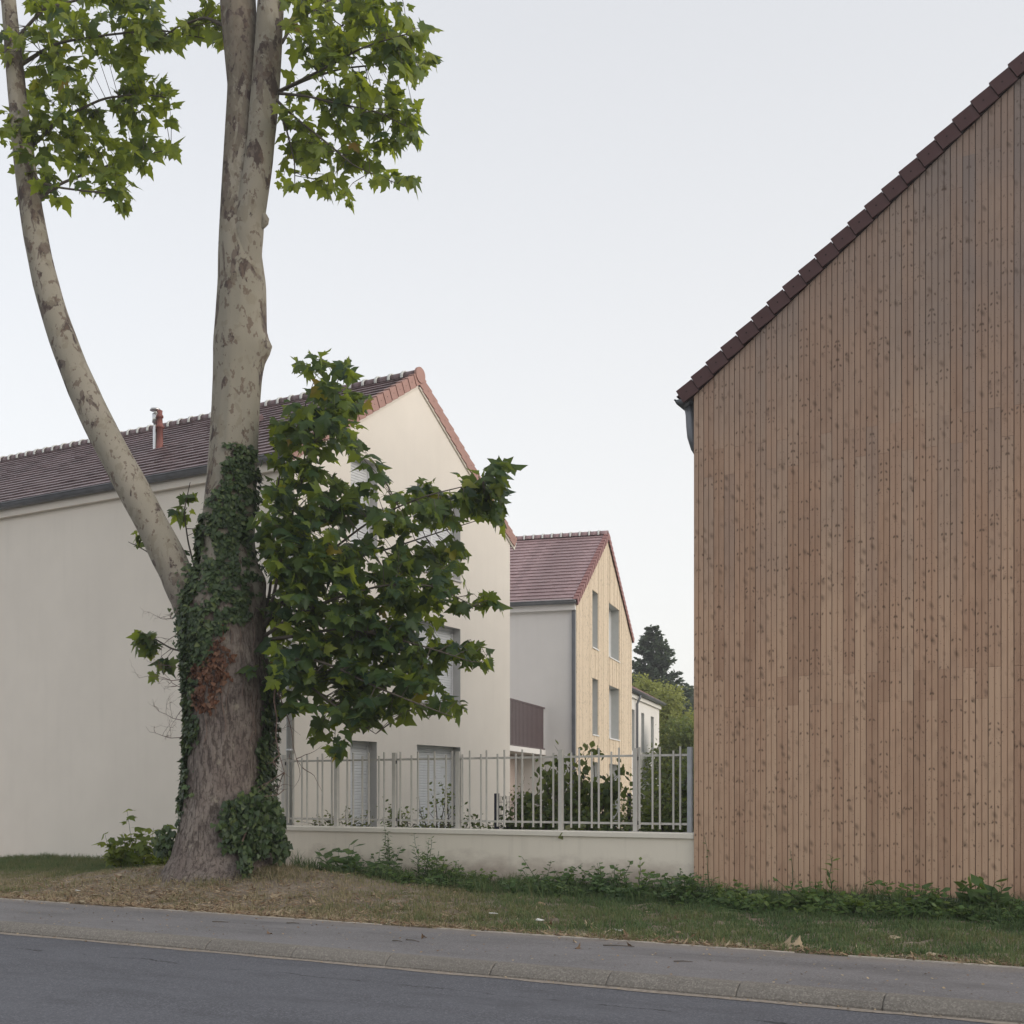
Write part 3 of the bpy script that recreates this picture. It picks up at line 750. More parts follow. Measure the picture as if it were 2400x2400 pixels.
def board_profile(w):
    g = 0.0045; d = 0.014; e = 0.005
    h = w / 2
    return [(-h + 0.0035, 0.02), (-h + 0.0035, e), (-h + 0.0070, 0.0), (-g - 0.003, 0.0), (-g, e), (-g, d), (g, d), (g, e), (g + 0.003, 0.0), (h - 0.0070, 0.0), (h - 0.0035, e), (h - 0.0035, 0.02)]
def board_mesh(w, zs0, zs1):
    """zs1: heights at the left and right edge (sloped cut under the verge)"""
    pr_ = board_profile(w); n = len(pr_); h = w / 2
    vs_ = [(x, y, zs0) for x, y in pr_] + [(x, y, zs1[0] + (zs1[1] - zs1[0]) * (x + h) / w) for x, y in pr_]
    mb = MB(); mb.add(vs_, [(k, k + 1, n + k + 1, n + k) for k in range(n - 1)] + [tuple(range(n - 1, -1, -1)), tuple(range(n, 2 * n))])
    return mb
unit_board = None
ncol = int(C_W / BWID)
for i in range(ncol):
    xc = CX0 + BWID * (i + 0.5); s0, s1 = BWID * i, BWID * (i + 1)
    jz = [0.285] + ([3.01, 6.03, 9.06] if i % 2 == 0 else [2.645, 5.68, 8.70])
    zt = (topC(s0) - 0.03, topC(s1) - 0.03)
    jz = [z for z in jz if z < min(zt) - 0.15] + [None]
    for a, c in zip(jz[:-1], jz[1:]):
        dy = rng.uniform(-0.0015, 0.0015)
        if c is None:
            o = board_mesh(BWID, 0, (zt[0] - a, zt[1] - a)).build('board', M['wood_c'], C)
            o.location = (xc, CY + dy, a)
        else:
            if unit_board is None:
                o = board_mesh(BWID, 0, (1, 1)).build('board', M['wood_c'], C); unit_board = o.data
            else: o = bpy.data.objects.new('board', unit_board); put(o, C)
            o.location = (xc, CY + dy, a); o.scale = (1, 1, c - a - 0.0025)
cs = math.atan(C_TAN)
for sgn in (-1, 1):
    down = Vector((sgn * math.cos(cs), 0, -math.sin(cs))); nrm = Vector((sgn * math.sin(cs), 0, math.cos(cs)))
    apex = Vector((CX0 + C_W / 2, CY, C_TIP + C_TAN * C_W / 2 + 0.16)); LEN = (C_W / 2 + 0.20) / math.cos(cs)
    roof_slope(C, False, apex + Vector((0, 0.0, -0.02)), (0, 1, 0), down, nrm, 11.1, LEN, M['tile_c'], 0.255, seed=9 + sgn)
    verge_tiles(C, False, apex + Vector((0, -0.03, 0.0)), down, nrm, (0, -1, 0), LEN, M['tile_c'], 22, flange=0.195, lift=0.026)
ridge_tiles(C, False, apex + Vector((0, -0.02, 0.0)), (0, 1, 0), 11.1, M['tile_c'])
b = MB(); gutter(b, (CX0 - 0.16, CY - 0.03, 6.76), (CX0 - 0.16, CY + 11.0, 6.76), 0.09); b.build('gutter', M['zinc'], C, False, True)
b = MB(); b.tube([(CX0 - 0.13, CY + 0.12, 6.72), (CX0 - 0.095, CY + 0.12, 6.58), (CX0 - 0.085, CY + 0.12, 6.42), (CX0 - 0.07, CY + 0.12, 6.28), (CX0 - 0.03, CY + 0.14, 6.14), (CX0 + 0.0, CY + 0.3, 6.04)], [0.05, 0.058, 0.06, 0.06, 0.06, 0.058], 12); b.build('gutter_outlet', M['zinc'], C, False, True)

# ------------------------------------------------------------------ house B and its neighbour D (turned a little to the street)
RB = R(12.55)
B = thing('boarded_gable_house', 'house with plum tiled roof and pale fresh timber gable with tall windows', 'house', (-14.376, 29.76, 0.0), RB)
BG = 8.68; B_EAVE, B_APEX = 7.02, 9.62
topB = lambda s: B_EAVE + (B_APEX - B_EAVE) * (1 - abs(s - BG / 2) / (BG / 2))
BL = -9.0
holesB = [(2.11, 2.985, 5.93, 7.67), (4.61, 6.37, 5.92, 7.67), (2.11, 2.985, 3.28, 5.0), (4.64, 6.37, 3.28, 5.0), (2.11, 2.985, 0.4, 2.45), (4.67, 6.39, 0.4, 2.45)]
b = MB()
wall_holes(b, (BL, 0, 0), (1, 0, 0), 0, [0, -BL], lambda s: B_EAVE + 0.05, [])
wall_holes(b, (0, BG, 0), (-1, 0, 0), 0, [0, -BL], lambda s: B_EAVE + 0.05, [])
wall_holes(b, (-0.02, 0.001, 0), (0, 1, 0), 0, [0, BG / 2, BG - 0.002], topB, holesB, (-1, 0, 0), 0.30, 0, 1)
b.build('wall', [M['render_b'], M['metal_reveal']], B, True)
b = MB(); br = sorted(set([round(q, 3) for q in np.arange(0, BG + 0.01, 0.14)] + [h[k] for h in holesB for k in (0, 1)] + [BG]))
for s0, s1 in zip(br[:-1], br[1:]):
    if s1 - s0 < 0.012: continue
    hs_ = sorted([h for h in holesB if h[0] < s1 - 1e-4 and h[1] > s0 + 1e-4], key=lambda h: h[2])
    z = 0.3
    segs = []
    for h in hs_:
        segs.append((z, h[2])); z = h[3]
    segs.append((z, None))
    for a, c in segs:
        t0, t1 = (c, c) if c is not None else (topB(s0), topB(s1))
        dx = rng.uniform(0, 0.012)
        b.add([(-0.018, s0 + 0.006, a), (0.004 + dx, s0 + 0.006, a), (0.004 + dx, s1 - 0.006, a), (-0.018, s1 - 0.006, a), (-0.018, s0 + 0.006, t0), (0.004 + dx, s0 + 0.006, t0), (0.004 + dx, s1 - 0.006, t1), (-0.018, s1 - 0.006, t1)],
              [(0, 3, 2, 1), (4, 5, 6, 7), (0, 1, 5, 4), (1, 2, 6, 5), (2, 3, 7, 6), (3, 0, 4, 7)])
cl = b.build('board_cladding', M['wood_b'], B, True, kind='stuff')
for s0, s1, z0, z1 in holesB:
    wnd = MB(); x = -0.30
    wnd.box((x - 0.05, s0, z0), (x + 0.02, s0 + 0.05, z1)); wnd.box((x - 0.05, s1 - 0.05, z0), (x + 0.02, s1, z1))
    wnd.box((x - 0.05, s0 + 0.05, z0), (x + 0.02, s1 - 0.05, z0 + 0.05)); wnd.box((x - 0.05, s0 + 0.05, z1 - 0.05), (x + 0.02, s1 - 0.05, z1))
    w = wnd.build('window', M['pvc'], B, True)
    shutter(w, x - 0.02, s0 + 0.05, s1 - 0.05, z0 + 0.05, z1 - 0.05, True)
    sl = MB(); sl.box((-0.28, s0 - 0.01, z0 - 0.03), (0.04, s1 + 0.01, z0 + 0.006)); sl.build('window_sill', M['pvc'], w, True)
bs = math.atan2(9.84 - 7.05, 4.38)
for sgn in (-1, 1):
    down = Vector((0, sgn * math.cos(bs), -math.sin(bs))); nrm = Vector((0, sgn * math.sin(bs), math.cos(bs)))
    LEN = 5.30
    roof_slope(B, True, (BL, BG / 2, 9.80), (1, 0, 0), down, nrm, -BL + 0.04, LEN, M['tile_b'], 0.252, seed=20 + sgn)
    verge_tiles(B, True, Vector((0.05, BG / 2, 9.82)), down, nrm, (1, 0, 0), LEN, M['verge_b'], 22, flange=0.19)
ridge_tiles(B, True, (0.06 - 29 * 0.31, BG / 2, 9.82), (1, 0, 0), 29 * 0.31 + 0.01, M['tile_b'], 0.115, 0.31)
b = MB(); gutter(b, (BL, -0.19, 6.98), (0.03, -0.19, 6.98), 0.10); b.build('gutter', M['zinc'], B, True, True)
b = MB(); b.box((BL, -0.12, 6.72), (-0.002, -0.002, 7.0)); b.build('eaves_board', M['render_b'], B, True)
b = MB(); b.box((-0.115, -0.05, 0.3), (-0.022, -0.0015, 6.71)); b.build('corner_duct', M['zinc'], B, True)
# terrace between the houses, part of B
b = MB(); b.box((-8.5, -5.6, 2.60), (-0.893, -0.003, 2.74)); b.build('terrace_slab', M['render_b'], B, True)
b = MB(); b.box((-8.4, -5.0, 0.2), (-1.75, -0.004, 2.599)); b.build('terrace_wall', M['render_pink'], B, True)
b = MB(); xr = -0.93
b.box((xr - 0.02, -5.55, 3.925), (xr + 0.02, -0.01, 3.965)); b.box((xr - 0.02, -5.55, 2.745), (xr + 0.02, -0.01, 2.785))
rl = b.build('terrace_railing', M['rail_brown'], B, True)
b = MB()
for y in np.arange(-5.5, -0.1, 0.132): b.box((xr - 0.006, y, 2.786), (xr + 0.006, y + 0.088, 3.924))
o = b.build('slats', M['rail_brown'], rl, True); o['kind'] = 'stuff'

Dm = thing('white_house', 'small white rendered house with grey gutter behind the pale timber gable', 'house', (-14.376, 29.76, 0.0), RB)
DX, DY0, DY1 = -1.49, 14.0, 24.05
holesD = [(5.06, 5.84, 3.30, 5.08), (7.61, 8.46, 3.30, 5.08), (2.6, 3.4, 3.3, 5.08)]
b = MB()
wall_holes(b, (DX, DY0, 0), (0, 1, 0), 0, [0, DY1 - DY0], lambda s: 5.85, holesD, (-1, 0, 0), 0.3, 0, 1)
wall_holes(b, (DX, DY1, 0), (-1, 0, 0), 0, [0, 3.5, 7.0], lambda s: 5.85 + 1.9 * (1 - abs(s - 3.5) / 3.5), [])
wall_holes(b, (DX - 7, DY0, 0), (1, 0, 0), 0, [0, 3.5, 7.0], lambda s: 5.85 + 1.9 * (1 - abs(s - 3.5) / 3.5), [])
b.build('wall', [M['render_d'], M['metal_reveal']], Dm, True)
for s0, s1, z0, z1 in holesD:
    w = MB(); w.box((DX - 0.34, DY0 + s0, z0), (DX - 0.30, DY0 + s1, z1)); w.build('window', M['shutter'], Dm, True)
ds = math.atan2(1.9, 3.5)
for sgn in (-1, 1):
    down = Vector((sgn * math.cos(ds), 0, -math.sin(ds))); nrm = Vector((sgn * math.sin(ds), 0, math.cos(ds)))
    roof_slope(Dm, True, (DX - 3.5, DY0 - 0.2, 7.88), (0, 1, 0), down, nrm, DY1 - DY0 + 0.4, 4.25, M['tile_b'], 0.3, 0.3, seed=31 + sgn)
b = MB(); gutter(b, (DX + 0.22, DY0 - 0.2, 5.83), (DX + 0.22, DY1 + 0.25, 5.83), 0.10); b.build('gutter', M['zinc'], Dm, True, True)
b = MB(); b.box((DX + 0.001, DY0, 5.55), (DX + 0.10, DY1 + 0.05, 5.74)); b.build('eaves_board', M['render_d'], Dm, True)
b = MB(); b.tube([(DX + 0.22, 17.55, 5.75), (DX + 0.2, 17.55, 5.6), (DX + 0.09, 17.55, 5.35), (DX + 0.09, 17.55, 0.3)], 0.055, 10); b.build('downpipe', M['zinc'], Dm, True, True)

# ------------------------------------------------------------------ the plane tree
RV = np.array([math.cos(YAW), math.sin(YAW), 0.0])     # along the trunk's broad side
FV = np.array([-math.sin(YAW), math.cos(YAW), 0.0])    # through the trunk
TB = np.array([TX, TY, 0.0])
KPM = 163.3
def tp(px, py, dep=0.0):
    """measured tree point: lateral and height offsets at the trunk, dep = metres behind it"""
    s = 1 + dep / 16.6
    return TB + RV * ((px - 525) / KPM) * s + np.array([0, 0, EYE + (1855 - py) / KPM * s]) + FV * dep + RV * (-(1200 - 525) / KPM) * (s - 1)
prof_t = [(2075, 535, 150), (2045, 530, 135), (2010, 524, 117), (1974, 520, 107), (1912, 524, 97), (1875, 527, 93), (1797, 531, 90), (1704, 535, 91), (1611, 535, 94), (1517, 528, 96), (1440, 524, 95),
          (1385, 528, 86), (1340, 536, 70), (1300, 536, 63), (1266, 533, 62), (1173, 538, 59), (1080, 544, 57), (955, 552, 55), (880, 557, 56), (830, 562, 60), (806, 563, 61), (744, 565, 58), (661, 567, 55), (600, 563, 51), (545, 562, 48),
          (454, 561, 42), (371, 564, 40), (205, 572, 39), (48, 560, 41), (-150, 548, 40), (-400, 540, 34)]
pa = np.array(prof_t, float)[::-1]
def trunk_at(py):
    return np.interp(py, pa[:, 0], pa[:, 1]), np.interp(py, pa[:, 0], pa[:, 2])
def trunk_pt(py, phi, lift=0.0):
    """surface point: phi = 0 faces the street, +90 deg the right-hand side"""
    c, hw = trunk_at(py)
    z = EYE + (1855 - py) / KPM
    q = TB + RV * ((c - 525) / KPM)
    d = RV * math.sin(phi) - FV * math.cos(phi)
    n1 = mnoise.noise((q[0] + d[0] * 0.9, q[1] + d[1] * 0.9, z * 0.55))
    n2 = mnoise.noise((d[0] * 3.5 + 9, d[1] * 3.5, z * 0.7 + 3))
    r = hw / KPM * (1 + 0.07 * n1 * (1 - abs(math.sin(phi)) * 0.6) + 0.035 * n2)
    if py > 1400:
        n3 = mnoise.noise((d[0] * 9, d[1] * 9, z * 2.2)); n4 = mnoise.noise((d[0] * 22, d[1] * 22, z * 6)); r *= 1 + 0.024 * n3 + 0.010 * n4
    fl = max(0.0, (py - 1900) / 150.0)
    if fl > 0:
        lob = max(0.0, math.cos((phi - 0.25) * 1.0)) ** 6 * 0.30 + max(0.0, math.cos(phi + 1.15)) ** 5 * 0.25 + max(0.0, math.cos(phi - 1.3)) ** 5 * 0.3
        r *= 1 + lob * fl ** 1.6 * 0.8 - 0.10 * fl
    # burls on the right-hand side
    for by, bp, bs_, bh in ((818, 1.35, 22, 0.10), (1362, 1.2, 34, 0.13), (1420, 1.25, 45, 0.06)):
        r += bh * math.exp(-((py - by) / bs_) ** 2 - ((phi - bp) / 0.45) ** 2)
    p = q + d * (r + lift); p[2] = z
    return p, d
tree = thing('plane_tree', 'big old plane tree with mottled bark and ivy on its trunk beside the pavement', 'tree', (TX, TY, 0.3))
NS = 96
pys = np.concatenate([np.arange(2085, 1300, -11), np.arange(1300, -380, -18)])
b = MB(); vs_ = []
for py in pys:
    for k in range(NS): vs_.append(trunk_pt(py, 2 * math.pi * k / NS)[0])
m = len(pys)
fs = [(i * NS + k, i * NS + (k + 1) % NS, (i + 1) * NS + (k + 1) % NS, (i + 1) * NS + k) for i in range(m - 1) for k in range(NS)]
b.add(vs_, fs + [tuple((m - 1) * NS + k for k in range(NS))])
trunk = b.build('trunk', M['bark'], tree, False, True)
def limb(name, pts, nseg=40, n=24, wob=0.05, mat='bark'):
    """pts: (px, py, dep, hw px) -> smooth tapering limb"""
    a = np.array(pts, float); t = np.linspace(0, 1, len(a)); tt = np.linspace(0, 1, nseg)
    # catmull-rom like smoothing through dense interpolation
    sm = np.column_stack([np.interp(tt, t, a[:, k]) for k in range(4)])
    for _ in range(max(1, nseg // 10)):
        sm[1:-1] = 0.25 * sm[:-2] + 0.5 * sm[1:-1] + 0.25 * sm[2:]
    path = [tp(p[0], p[1], p[2]) for p in sm]
    rad = [p[3] / KPM * (1 + wob * mnoise.noise((i * 0.25, p[3], 1.7))) for i, p in enumerate(sm)]
    mb = MB(); mb.tube(path, rad, n)
    return mb.build(name, M[mat], tree, False, True), np.array(path)
limb('stem', [(572, 720, 0.02, 34), (575, 640, -0.06, 36), (580, 540, -0.12, 35), (594, 454, -0.16, 33), (607, 371, -0.18, 32), (622, 205, -0.18, 32), (632, 48, -0.16, 31), (640, -150, -0.1, 28), (652, -400, 0, 22)], 60, 24, 0.05, 'bark_pale')
limb('limb', [(470, 1450, 0, 52), (440, 1400, 0.0, 42), (408, 1335, 0, 39), (375, 1266, 0, 38), (330, 1180, 0.05, 38), (281, 1090, 0.1, 37), (225, 985, 0.2, 36), (165, 850, 0.3, 33), (110, 690, 0.4, 30), (75, 520, 0.5, 27), (50, 330, 0.6, 24), (30, 120, 0.7, 20), (10, -100, 0.8, 15)], 60, 24, 0.05, 'bark_pale')
b = MB()
b.tube([tp(603, 492, -0.16), tp(611, 499, -0.17), tp(617, 506, -0.175), tp(621, 514, -0.175), tp(620, 522, -0.17), tp(615, 530, -0.165), tp(606, 540, -0.16)], [0.012, 0.034, 0.05, 0.056, 0.052, 0.038, 0.012], 14)
b.build('branch_stub', M['bark'], tree, False, True)

# branches (measured courses) and sprays of leaves
branch_pts = {}
def br(name, *pts): return limb('branch', [(p[0], p[1], p[2], p[3] * 0.55) for p in pts], 26, 8, 0.03, 'twig')[1]
S = 1.2422
skel_low = [
    br('', (615, 1470, -0.1, 10), (650, 1420, -0.2, 7.5), (700, 1350, -0.35, 6), (771, 1294, -0.4, 5), (874, 1213, -0.5, 4), (998, 1160, -0.55, 3), (1090, 1140, -0.6, 2), (1180, 1110, -0.6, 1.2)),
    br('', (615, 1480, -0.1, 9), (640, 1400, -0.1, 7), (660, 1300, 0.1, 5.5), (690, 1180, 0.15, 4.5), (735, 1040, 0.1, 3.5), (775, 950, 0.1, 2.5), (800, 860, 0.1, 1.3)),
    br('', (612, 1465, -0.1, 8), (632, 1390, 0.2, 6), (640, 1280, 0.3, 5), (650, 1120, 0.3, 4), (700, 990, 0.3, 3), (740, 880, 0.3, 1.4)),
    br('', (620, 1490, -0.2, 9), (690, 1440, -0.5, 7), (790, 1400, -0.8, 5.5), (900, 1370, -1.0, 4), (1010, 1370, -1.1, 3), (1110, 1420, -1.2, 1.5)),
    br('', (620, 1500, -0.2, 9), (700, 1490, -0.5, 7), (800, 1470, -0.8, 5.5), (900, 1490, -1.0, 4), (1010, 1520, -1.1, 3), (1100, 1550, -1.2, 1.5)),
    br('', (622, 1515, -0.2, 9), (680, 1530, -0.6, 7), (780, 1560, -1.0, 5), (880, 1610, -1.2, 4), (980, 1650, -1.3, 3), (1060, 1680, -1.3, 1.4)),
    br('', (622, 1520, -0.2, 8), (670, 1560, -0.4, 6), (740, 1620, -0.6, 5), (820, 1680, -0.7, 3.5), (880, 1720, -0.7, 1.5)),
    br('', (615, 1475, 0.1, 8), (680, 1390, 0.5, 6), (780, 1320, 0.8, 5), (900, 1290, 0.9, 4), (1020, 1250, 1.0, 3), (1150, 1210, 1.0, 1.5)),
]
skel_left = [br('', (440, 1530, 0.4, 5), (400, 1520, 0.5, 4), (350, 1490, 0.5, 3), (320, 1480, 0.5, 1.5)),
             br('', (455, 1330, 0.5, 4), (440, 1270, 0.6, 3.5), (430, 1200, 0.6, 3), (445, 1130, 0.6, 1.5)),
             br('', (430, 1400, 0.5, 4), (395, 1330, 0.6, 3), (340, 1290, 0.6, 2.5), (300, 1270, 0.6, 1.3))]
skel_ur = [
    br('', (650, 215, -0.2, 7), (690, 195, -0.4, 5.5), (760, 160, -0.6, 4.5), (850, 110, -0.8, 3.5), (950, 80, -0.9, 2)),
    br('', (650, 216, -0.2, 7), (720, 185, -0.1, 5), (800, 160, 0.1, 4), (900, 150, 0.2, 3), (990, 130, 0.3, 1.5)),
    br('', (648, 218, -0.2, 7), (720, 225, -0.4, 5), (800, 245, -0.6, 4), (880, 260, -0.8, 3), (960, 300, -0.9, 1.5)),
    br('', (640, 228, -0.2, 7), (690, 275, -0.4, 5), (760, 330, -0.6, 4), (830, 390, -0.7, 3), (930, 430, -0.8, 1.5)),
    br('', (640, 235, -0.2, 6), (670, 300, -0.2, 4), (690, 380, -0.2, 3), (690, 440, -0.2, 1.5)),
    br('', (655, 70, -0.1, 8), (720, 20, -0.3, 6), (820, -20, -0.5, 4.5), (950, -30, -0.6, 3)),
    br('', (660, 100, -0.1, 7), (690, 50, 0.2, 5), (740, 20, 0.4, 4), (800, 60, 0.5, 2))]
skel_ul = [
    br('', (70, 480, 0.5, 10), (140, 430, 0.6, 6), (220, 400, 0.6, 5), (300, 370, 0.7, 3.5), (400, 350, 0.7, 1.5)),
    br('', (55, 360, 0.6, 10), (140, 280, 0.7, 6), (240, 230, 0.7, 5), (330, 220, 0.8, 3.5), (400, 230, 0.8, 1.5)),
    br('', (60, 420, 0.6, 8), (140, 440, 0.4, 5), (220, 450, 0.3, 4), (275, 455, 0.3, 1.5)),
    br('', (35, 160, 0.7, 10), (130, 100, 0.8, 6), (260, 80, 0.8, 5), (380, 70, 0.8, 4), (480, 90, 0.8, 2)),
    br('', (525, 60, 0.2, 9), (480, 40, 0.4, 6), (420, 60, 0.6, 4), (360, 100, 0.7, 2)),
    br('', (30, 100, 0.7, 9), (100, 20, 0.6, 6), (220, -10, 0.5, 5), (350, -10, 0.5, 3))]

PL = [plane_leaf_template([0.1, 0.5, 0.9, -0.3][k], [0.15, 0.45, 0.30, 0.55][k], k) for k in range(4)]
leaf_parts = [[], [], [], []]; twig_mb = MB(); leaf_rec = []
def sprays(blobs, skel, density, size, dep_rng, bright=0.0, seed=1, scale=S, ivy=False):
    """blobs in full-view units; a spray is a short twig from the nearest branch with leaves along it"""
    r = np.random.default_rng(seed)
    sk = np.vstack([p[4:] for p in skel])
    for (cx, cy, rx, ry, w) in blobs:
        n = max(2, int(round(density * w * rx * ry / 1000.0)))
        for _ in range(n):
            while True:
                u, v = r.uniform(-1, 1, 2)
                if u * u + v * v <= 1: break
            dep = r.uniform(*dep_rng)
            end = tp((cx + u * rx) * scale, (cy + v * ry) * scale, dep)
            dd = np.linalg.norm((sk - end) * np.array([1, 1, 1.2]), axis=1); j = int(np.argmin(dd))
            st = sk[j]
            vec = end - st; Ln = np.linalg.norm(vec)
            if Ln < 0.05: continue
            if Ln > 0.75: st = end - vec / Ln * (0.55 + 0.3 * r.random()) if Ln > 1.6 else st
            mid = 0.5 * (st + end) + np.array([0, 0, 0.08 * Ln]) + r.normal(0, 0.03, 3)
            twig_mb.tube([st, mid, end], [0.0065, 0.0045, 0.0025], 4, cap=False)
            nl = r.integers(4, 8)
            d = unit(end - mid); side = unit(np.cross(d, [0, 0, 1.0]))
            for q in range(nl):
                f = q / (nl - 1) if nl > 1 else 1
                p0 = mid + (end - mid) * (0.15 + 0.85 * f) if f > 0.1 else mid
                sgn = 1 if q % 2 else -1
                pet = unit(d * (0.3 + 0.7 * f) + side * sgn * (1.1 - 0.7 * f) + r.normal(0, 0.35, 3) + np.array([0, 0, 0.15]))
                base = p0 + pet * r.uniform(0.03, 0.09)
                tip = unit(pet + np.array([0, 0, -0.75]) + r.normal(0, 0.38, 3))
                out = unit(np.array([base[0] - TX, base[1] - TY, 0.0]))
                nr = unit(np.array([0, 0, 0.75]) + out * 0.35 - FV * 0.35 + r.normal(0, 0.55, 3))
                if abs(np.dot(nr, tip)) > 0.93: nr = unit(nr + r.normal(0, 0.6, 3))
                s = size * (r.uniform(0.45, 1.2) if r.random() < 0.8 else r.uniform(1.0, 1.45)) * (1 - 0.25 * f)
                tin = np.clip(0.12 + 0.22 * f + r.normal(0, 0.17) + bright, 0.0, 0.88)  # bright paints the backlit look of the upper clumps into leaf tint
                if r.random() < 0.018: tin = r.uniform(0.9, 1.0)
                leaf_rec.append((base, tip, nr, s, tin, r.integers(0, 4)))
                if q % 2 == 0: twig_mb.tube([p0, base], [0.0025, 0.0018], 3, cap=False)
low = [(590, 830, 90, 75, 1.0), (540, 800, 45, 50, .8), (555, 960, 70, 90, 1.1), (640, 985, 80, 70, .8), (640, 740, 55, 35, .9), (590, 690, 28, 18, .6), (655, 695, 14, 18, .9), (665, 790, 30, 40, .9),
       (700, 920, 35, 35, .55), (830, 925, 95, 35, .8), (900, 930, 50, 50, .8), (948, 895, 20, 20, 1.6), (940, 968, 26, 24, 1.0), (925, 1132, 16, 9, 2.0), (912, 1243, 14, 9, 2.0), (870, 1338, 14, 8, 2.0), (590, 672, 10, 8, 2.5), (655, 684, 6, 10, 3.0), (700, 1180, 70, 40, 1.1), (560, 1060, 60, 60, 1.0), (780, 985, 80, 45, .7), (600, 1120, 90, 80, 1.25), (700, 1080, 80, 60, .9), (800, 1080, 70, 45, .95), (860, 1040, 35, 35, .6), (780, 1140, 100, 40, 1.0),
       (895, 1130, 35, 18, .9), (610, 1240, 110, 50, 1.3), (760, 1235, 110, 50, 1.25), (870, 1235, 40, 32, 1.0), (500, 1265, 40, 22, 1.0), (750, 1305, 90, 38, 1.3), (660, 1310, 60, 45, 1.2), (690, 1350, 45, 28, 1.0), (610, 1380, 25, 18, .8), (637, 1408, 14, 10, 1.0),
       (845, 1325, 35, 16, 1.0), (560, 1330, 28, 30, .8), (520, 1180, 35, 60, .8)]
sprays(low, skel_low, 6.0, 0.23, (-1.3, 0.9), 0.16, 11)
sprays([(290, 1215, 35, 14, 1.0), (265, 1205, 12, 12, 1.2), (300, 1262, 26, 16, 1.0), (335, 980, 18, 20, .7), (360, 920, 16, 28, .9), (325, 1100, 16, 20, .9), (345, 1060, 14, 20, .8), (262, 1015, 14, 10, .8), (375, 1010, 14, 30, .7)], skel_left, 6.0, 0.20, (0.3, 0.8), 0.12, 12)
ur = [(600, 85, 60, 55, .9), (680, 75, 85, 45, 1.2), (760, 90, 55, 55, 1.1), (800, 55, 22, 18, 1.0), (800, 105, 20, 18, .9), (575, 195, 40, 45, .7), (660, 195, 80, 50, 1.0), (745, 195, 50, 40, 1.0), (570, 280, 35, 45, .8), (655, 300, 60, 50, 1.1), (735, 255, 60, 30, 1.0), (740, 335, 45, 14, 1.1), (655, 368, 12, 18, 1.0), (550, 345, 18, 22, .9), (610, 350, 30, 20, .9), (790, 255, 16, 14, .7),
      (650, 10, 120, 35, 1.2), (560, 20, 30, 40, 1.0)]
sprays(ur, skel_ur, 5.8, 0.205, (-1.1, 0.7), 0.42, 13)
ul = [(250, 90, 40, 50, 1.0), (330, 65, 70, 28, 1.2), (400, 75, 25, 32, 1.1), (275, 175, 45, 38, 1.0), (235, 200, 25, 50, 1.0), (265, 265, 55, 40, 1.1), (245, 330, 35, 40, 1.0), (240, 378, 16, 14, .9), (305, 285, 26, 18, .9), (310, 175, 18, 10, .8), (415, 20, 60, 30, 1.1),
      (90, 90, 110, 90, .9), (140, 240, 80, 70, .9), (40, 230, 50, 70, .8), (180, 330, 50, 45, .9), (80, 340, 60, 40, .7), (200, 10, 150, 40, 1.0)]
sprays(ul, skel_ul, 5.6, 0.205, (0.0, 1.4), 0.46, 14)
twig_mb.build('twigs', M['twig'], tree, False, False, 'stuff')
# the largest leaves in view are separate parts, the rest one mass
order = sorted(range(len(leaf_rec)), key=lambda i: -leaf_rec[i][3] * abs(float(np.dot(leaf_rec[i][2], FV)) + 0.3))
picked = set(order[:290])
lmesh = {}
def mat_from(T, N, p, s):
    T = unit(T); Xv = unit(np.cross(T, N)); Zv = np.cross(Xv, T)
    return Matrix(((Xv[0] * s, T[0] * s, Zv[0] * s, p[0]), (Xv[1] * s, T[1] * s, Zv[1] * s, p[1]), (Xv[2] * s, T[2] * s, Zv[2] * s, p[2]), (0, 0, 0, 1)))
grp = [[], [], [], []]
for i, (p, T, N, s, tin, k) in enumerate(leaf_rec):
    if i in picked:
        key = (int(k), int(tin * 8))
        if key not in lmesh: lmesh[key] = np_mesh('leaf', PL[k][0], PL[k][1], M['leaf'], np.full(len(PL[k][0]), (key[1] + 0.5) / 8.0 if tin < 0.88 else tin))
        o = bpy.data.objects.new('leaf', lmesh[key]); mw = mat_from(T, N, p, s); o.matrix_basis = mw; put(o, tree, False, mw)
    else: grp[k].append((p, T, N, s, tin))
parts = []
for k in range(4):
    g = grp[k]
    parts.append(instance(PL[k], np.array([q[0] for q in g]), np.array([q[1] for q in g]), np.array([q[2] for q in g]), [q[3] for q in g], [q[4] for q in g]))
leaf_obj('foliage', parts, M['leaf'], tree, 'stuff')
# dead twigs hanging below the crown and sticking out to the left
b = MB()
def wander(p, d, L, r, depth, rr):
    pts_ = [np.array(p)]; d = unit(np.array(d, float)); nseg = 6
    for k in range(nseg):
        d = unit(d + rr.normal(0, 0.22, 3)); pts_.append(pts_[-1] + d * L / nseg)
    b.tube(pts_, [r * (1 - 0.75 * k / nseg) for k in range(nseg + 1)], 4, cap=False)
    if depth > 0:
        for k in range(rr.integers(3, 6)):
            q = pts_[rr.integers(2, nseg + 1)]
            wander(q, d + rr.normal(0, 0.7, 3), L * rr.uniform(0.3, 0.55), r * 0.55, depth - 1, rr)
rr = np.random.default_rng(5)
wander(tp(645, 1600, -0.4), RV * 0.25 + np.array([0, 0, -1]), 1.55, 0.016, 2, rr)
wander(tp(650, 1620, -0.5), RV * 0.3 + np.array([0, 0, -1]), 1.2, 0.012, 1, rr)
for k in range(7): wander(trunk_pt(1880 - 40 * k, 1.35)[0], RV + np.array([0, 0, rr.uniform(-0.2, 0.4)]), rr.uniform(0.2, 0.45), 0.006, 1, rr)
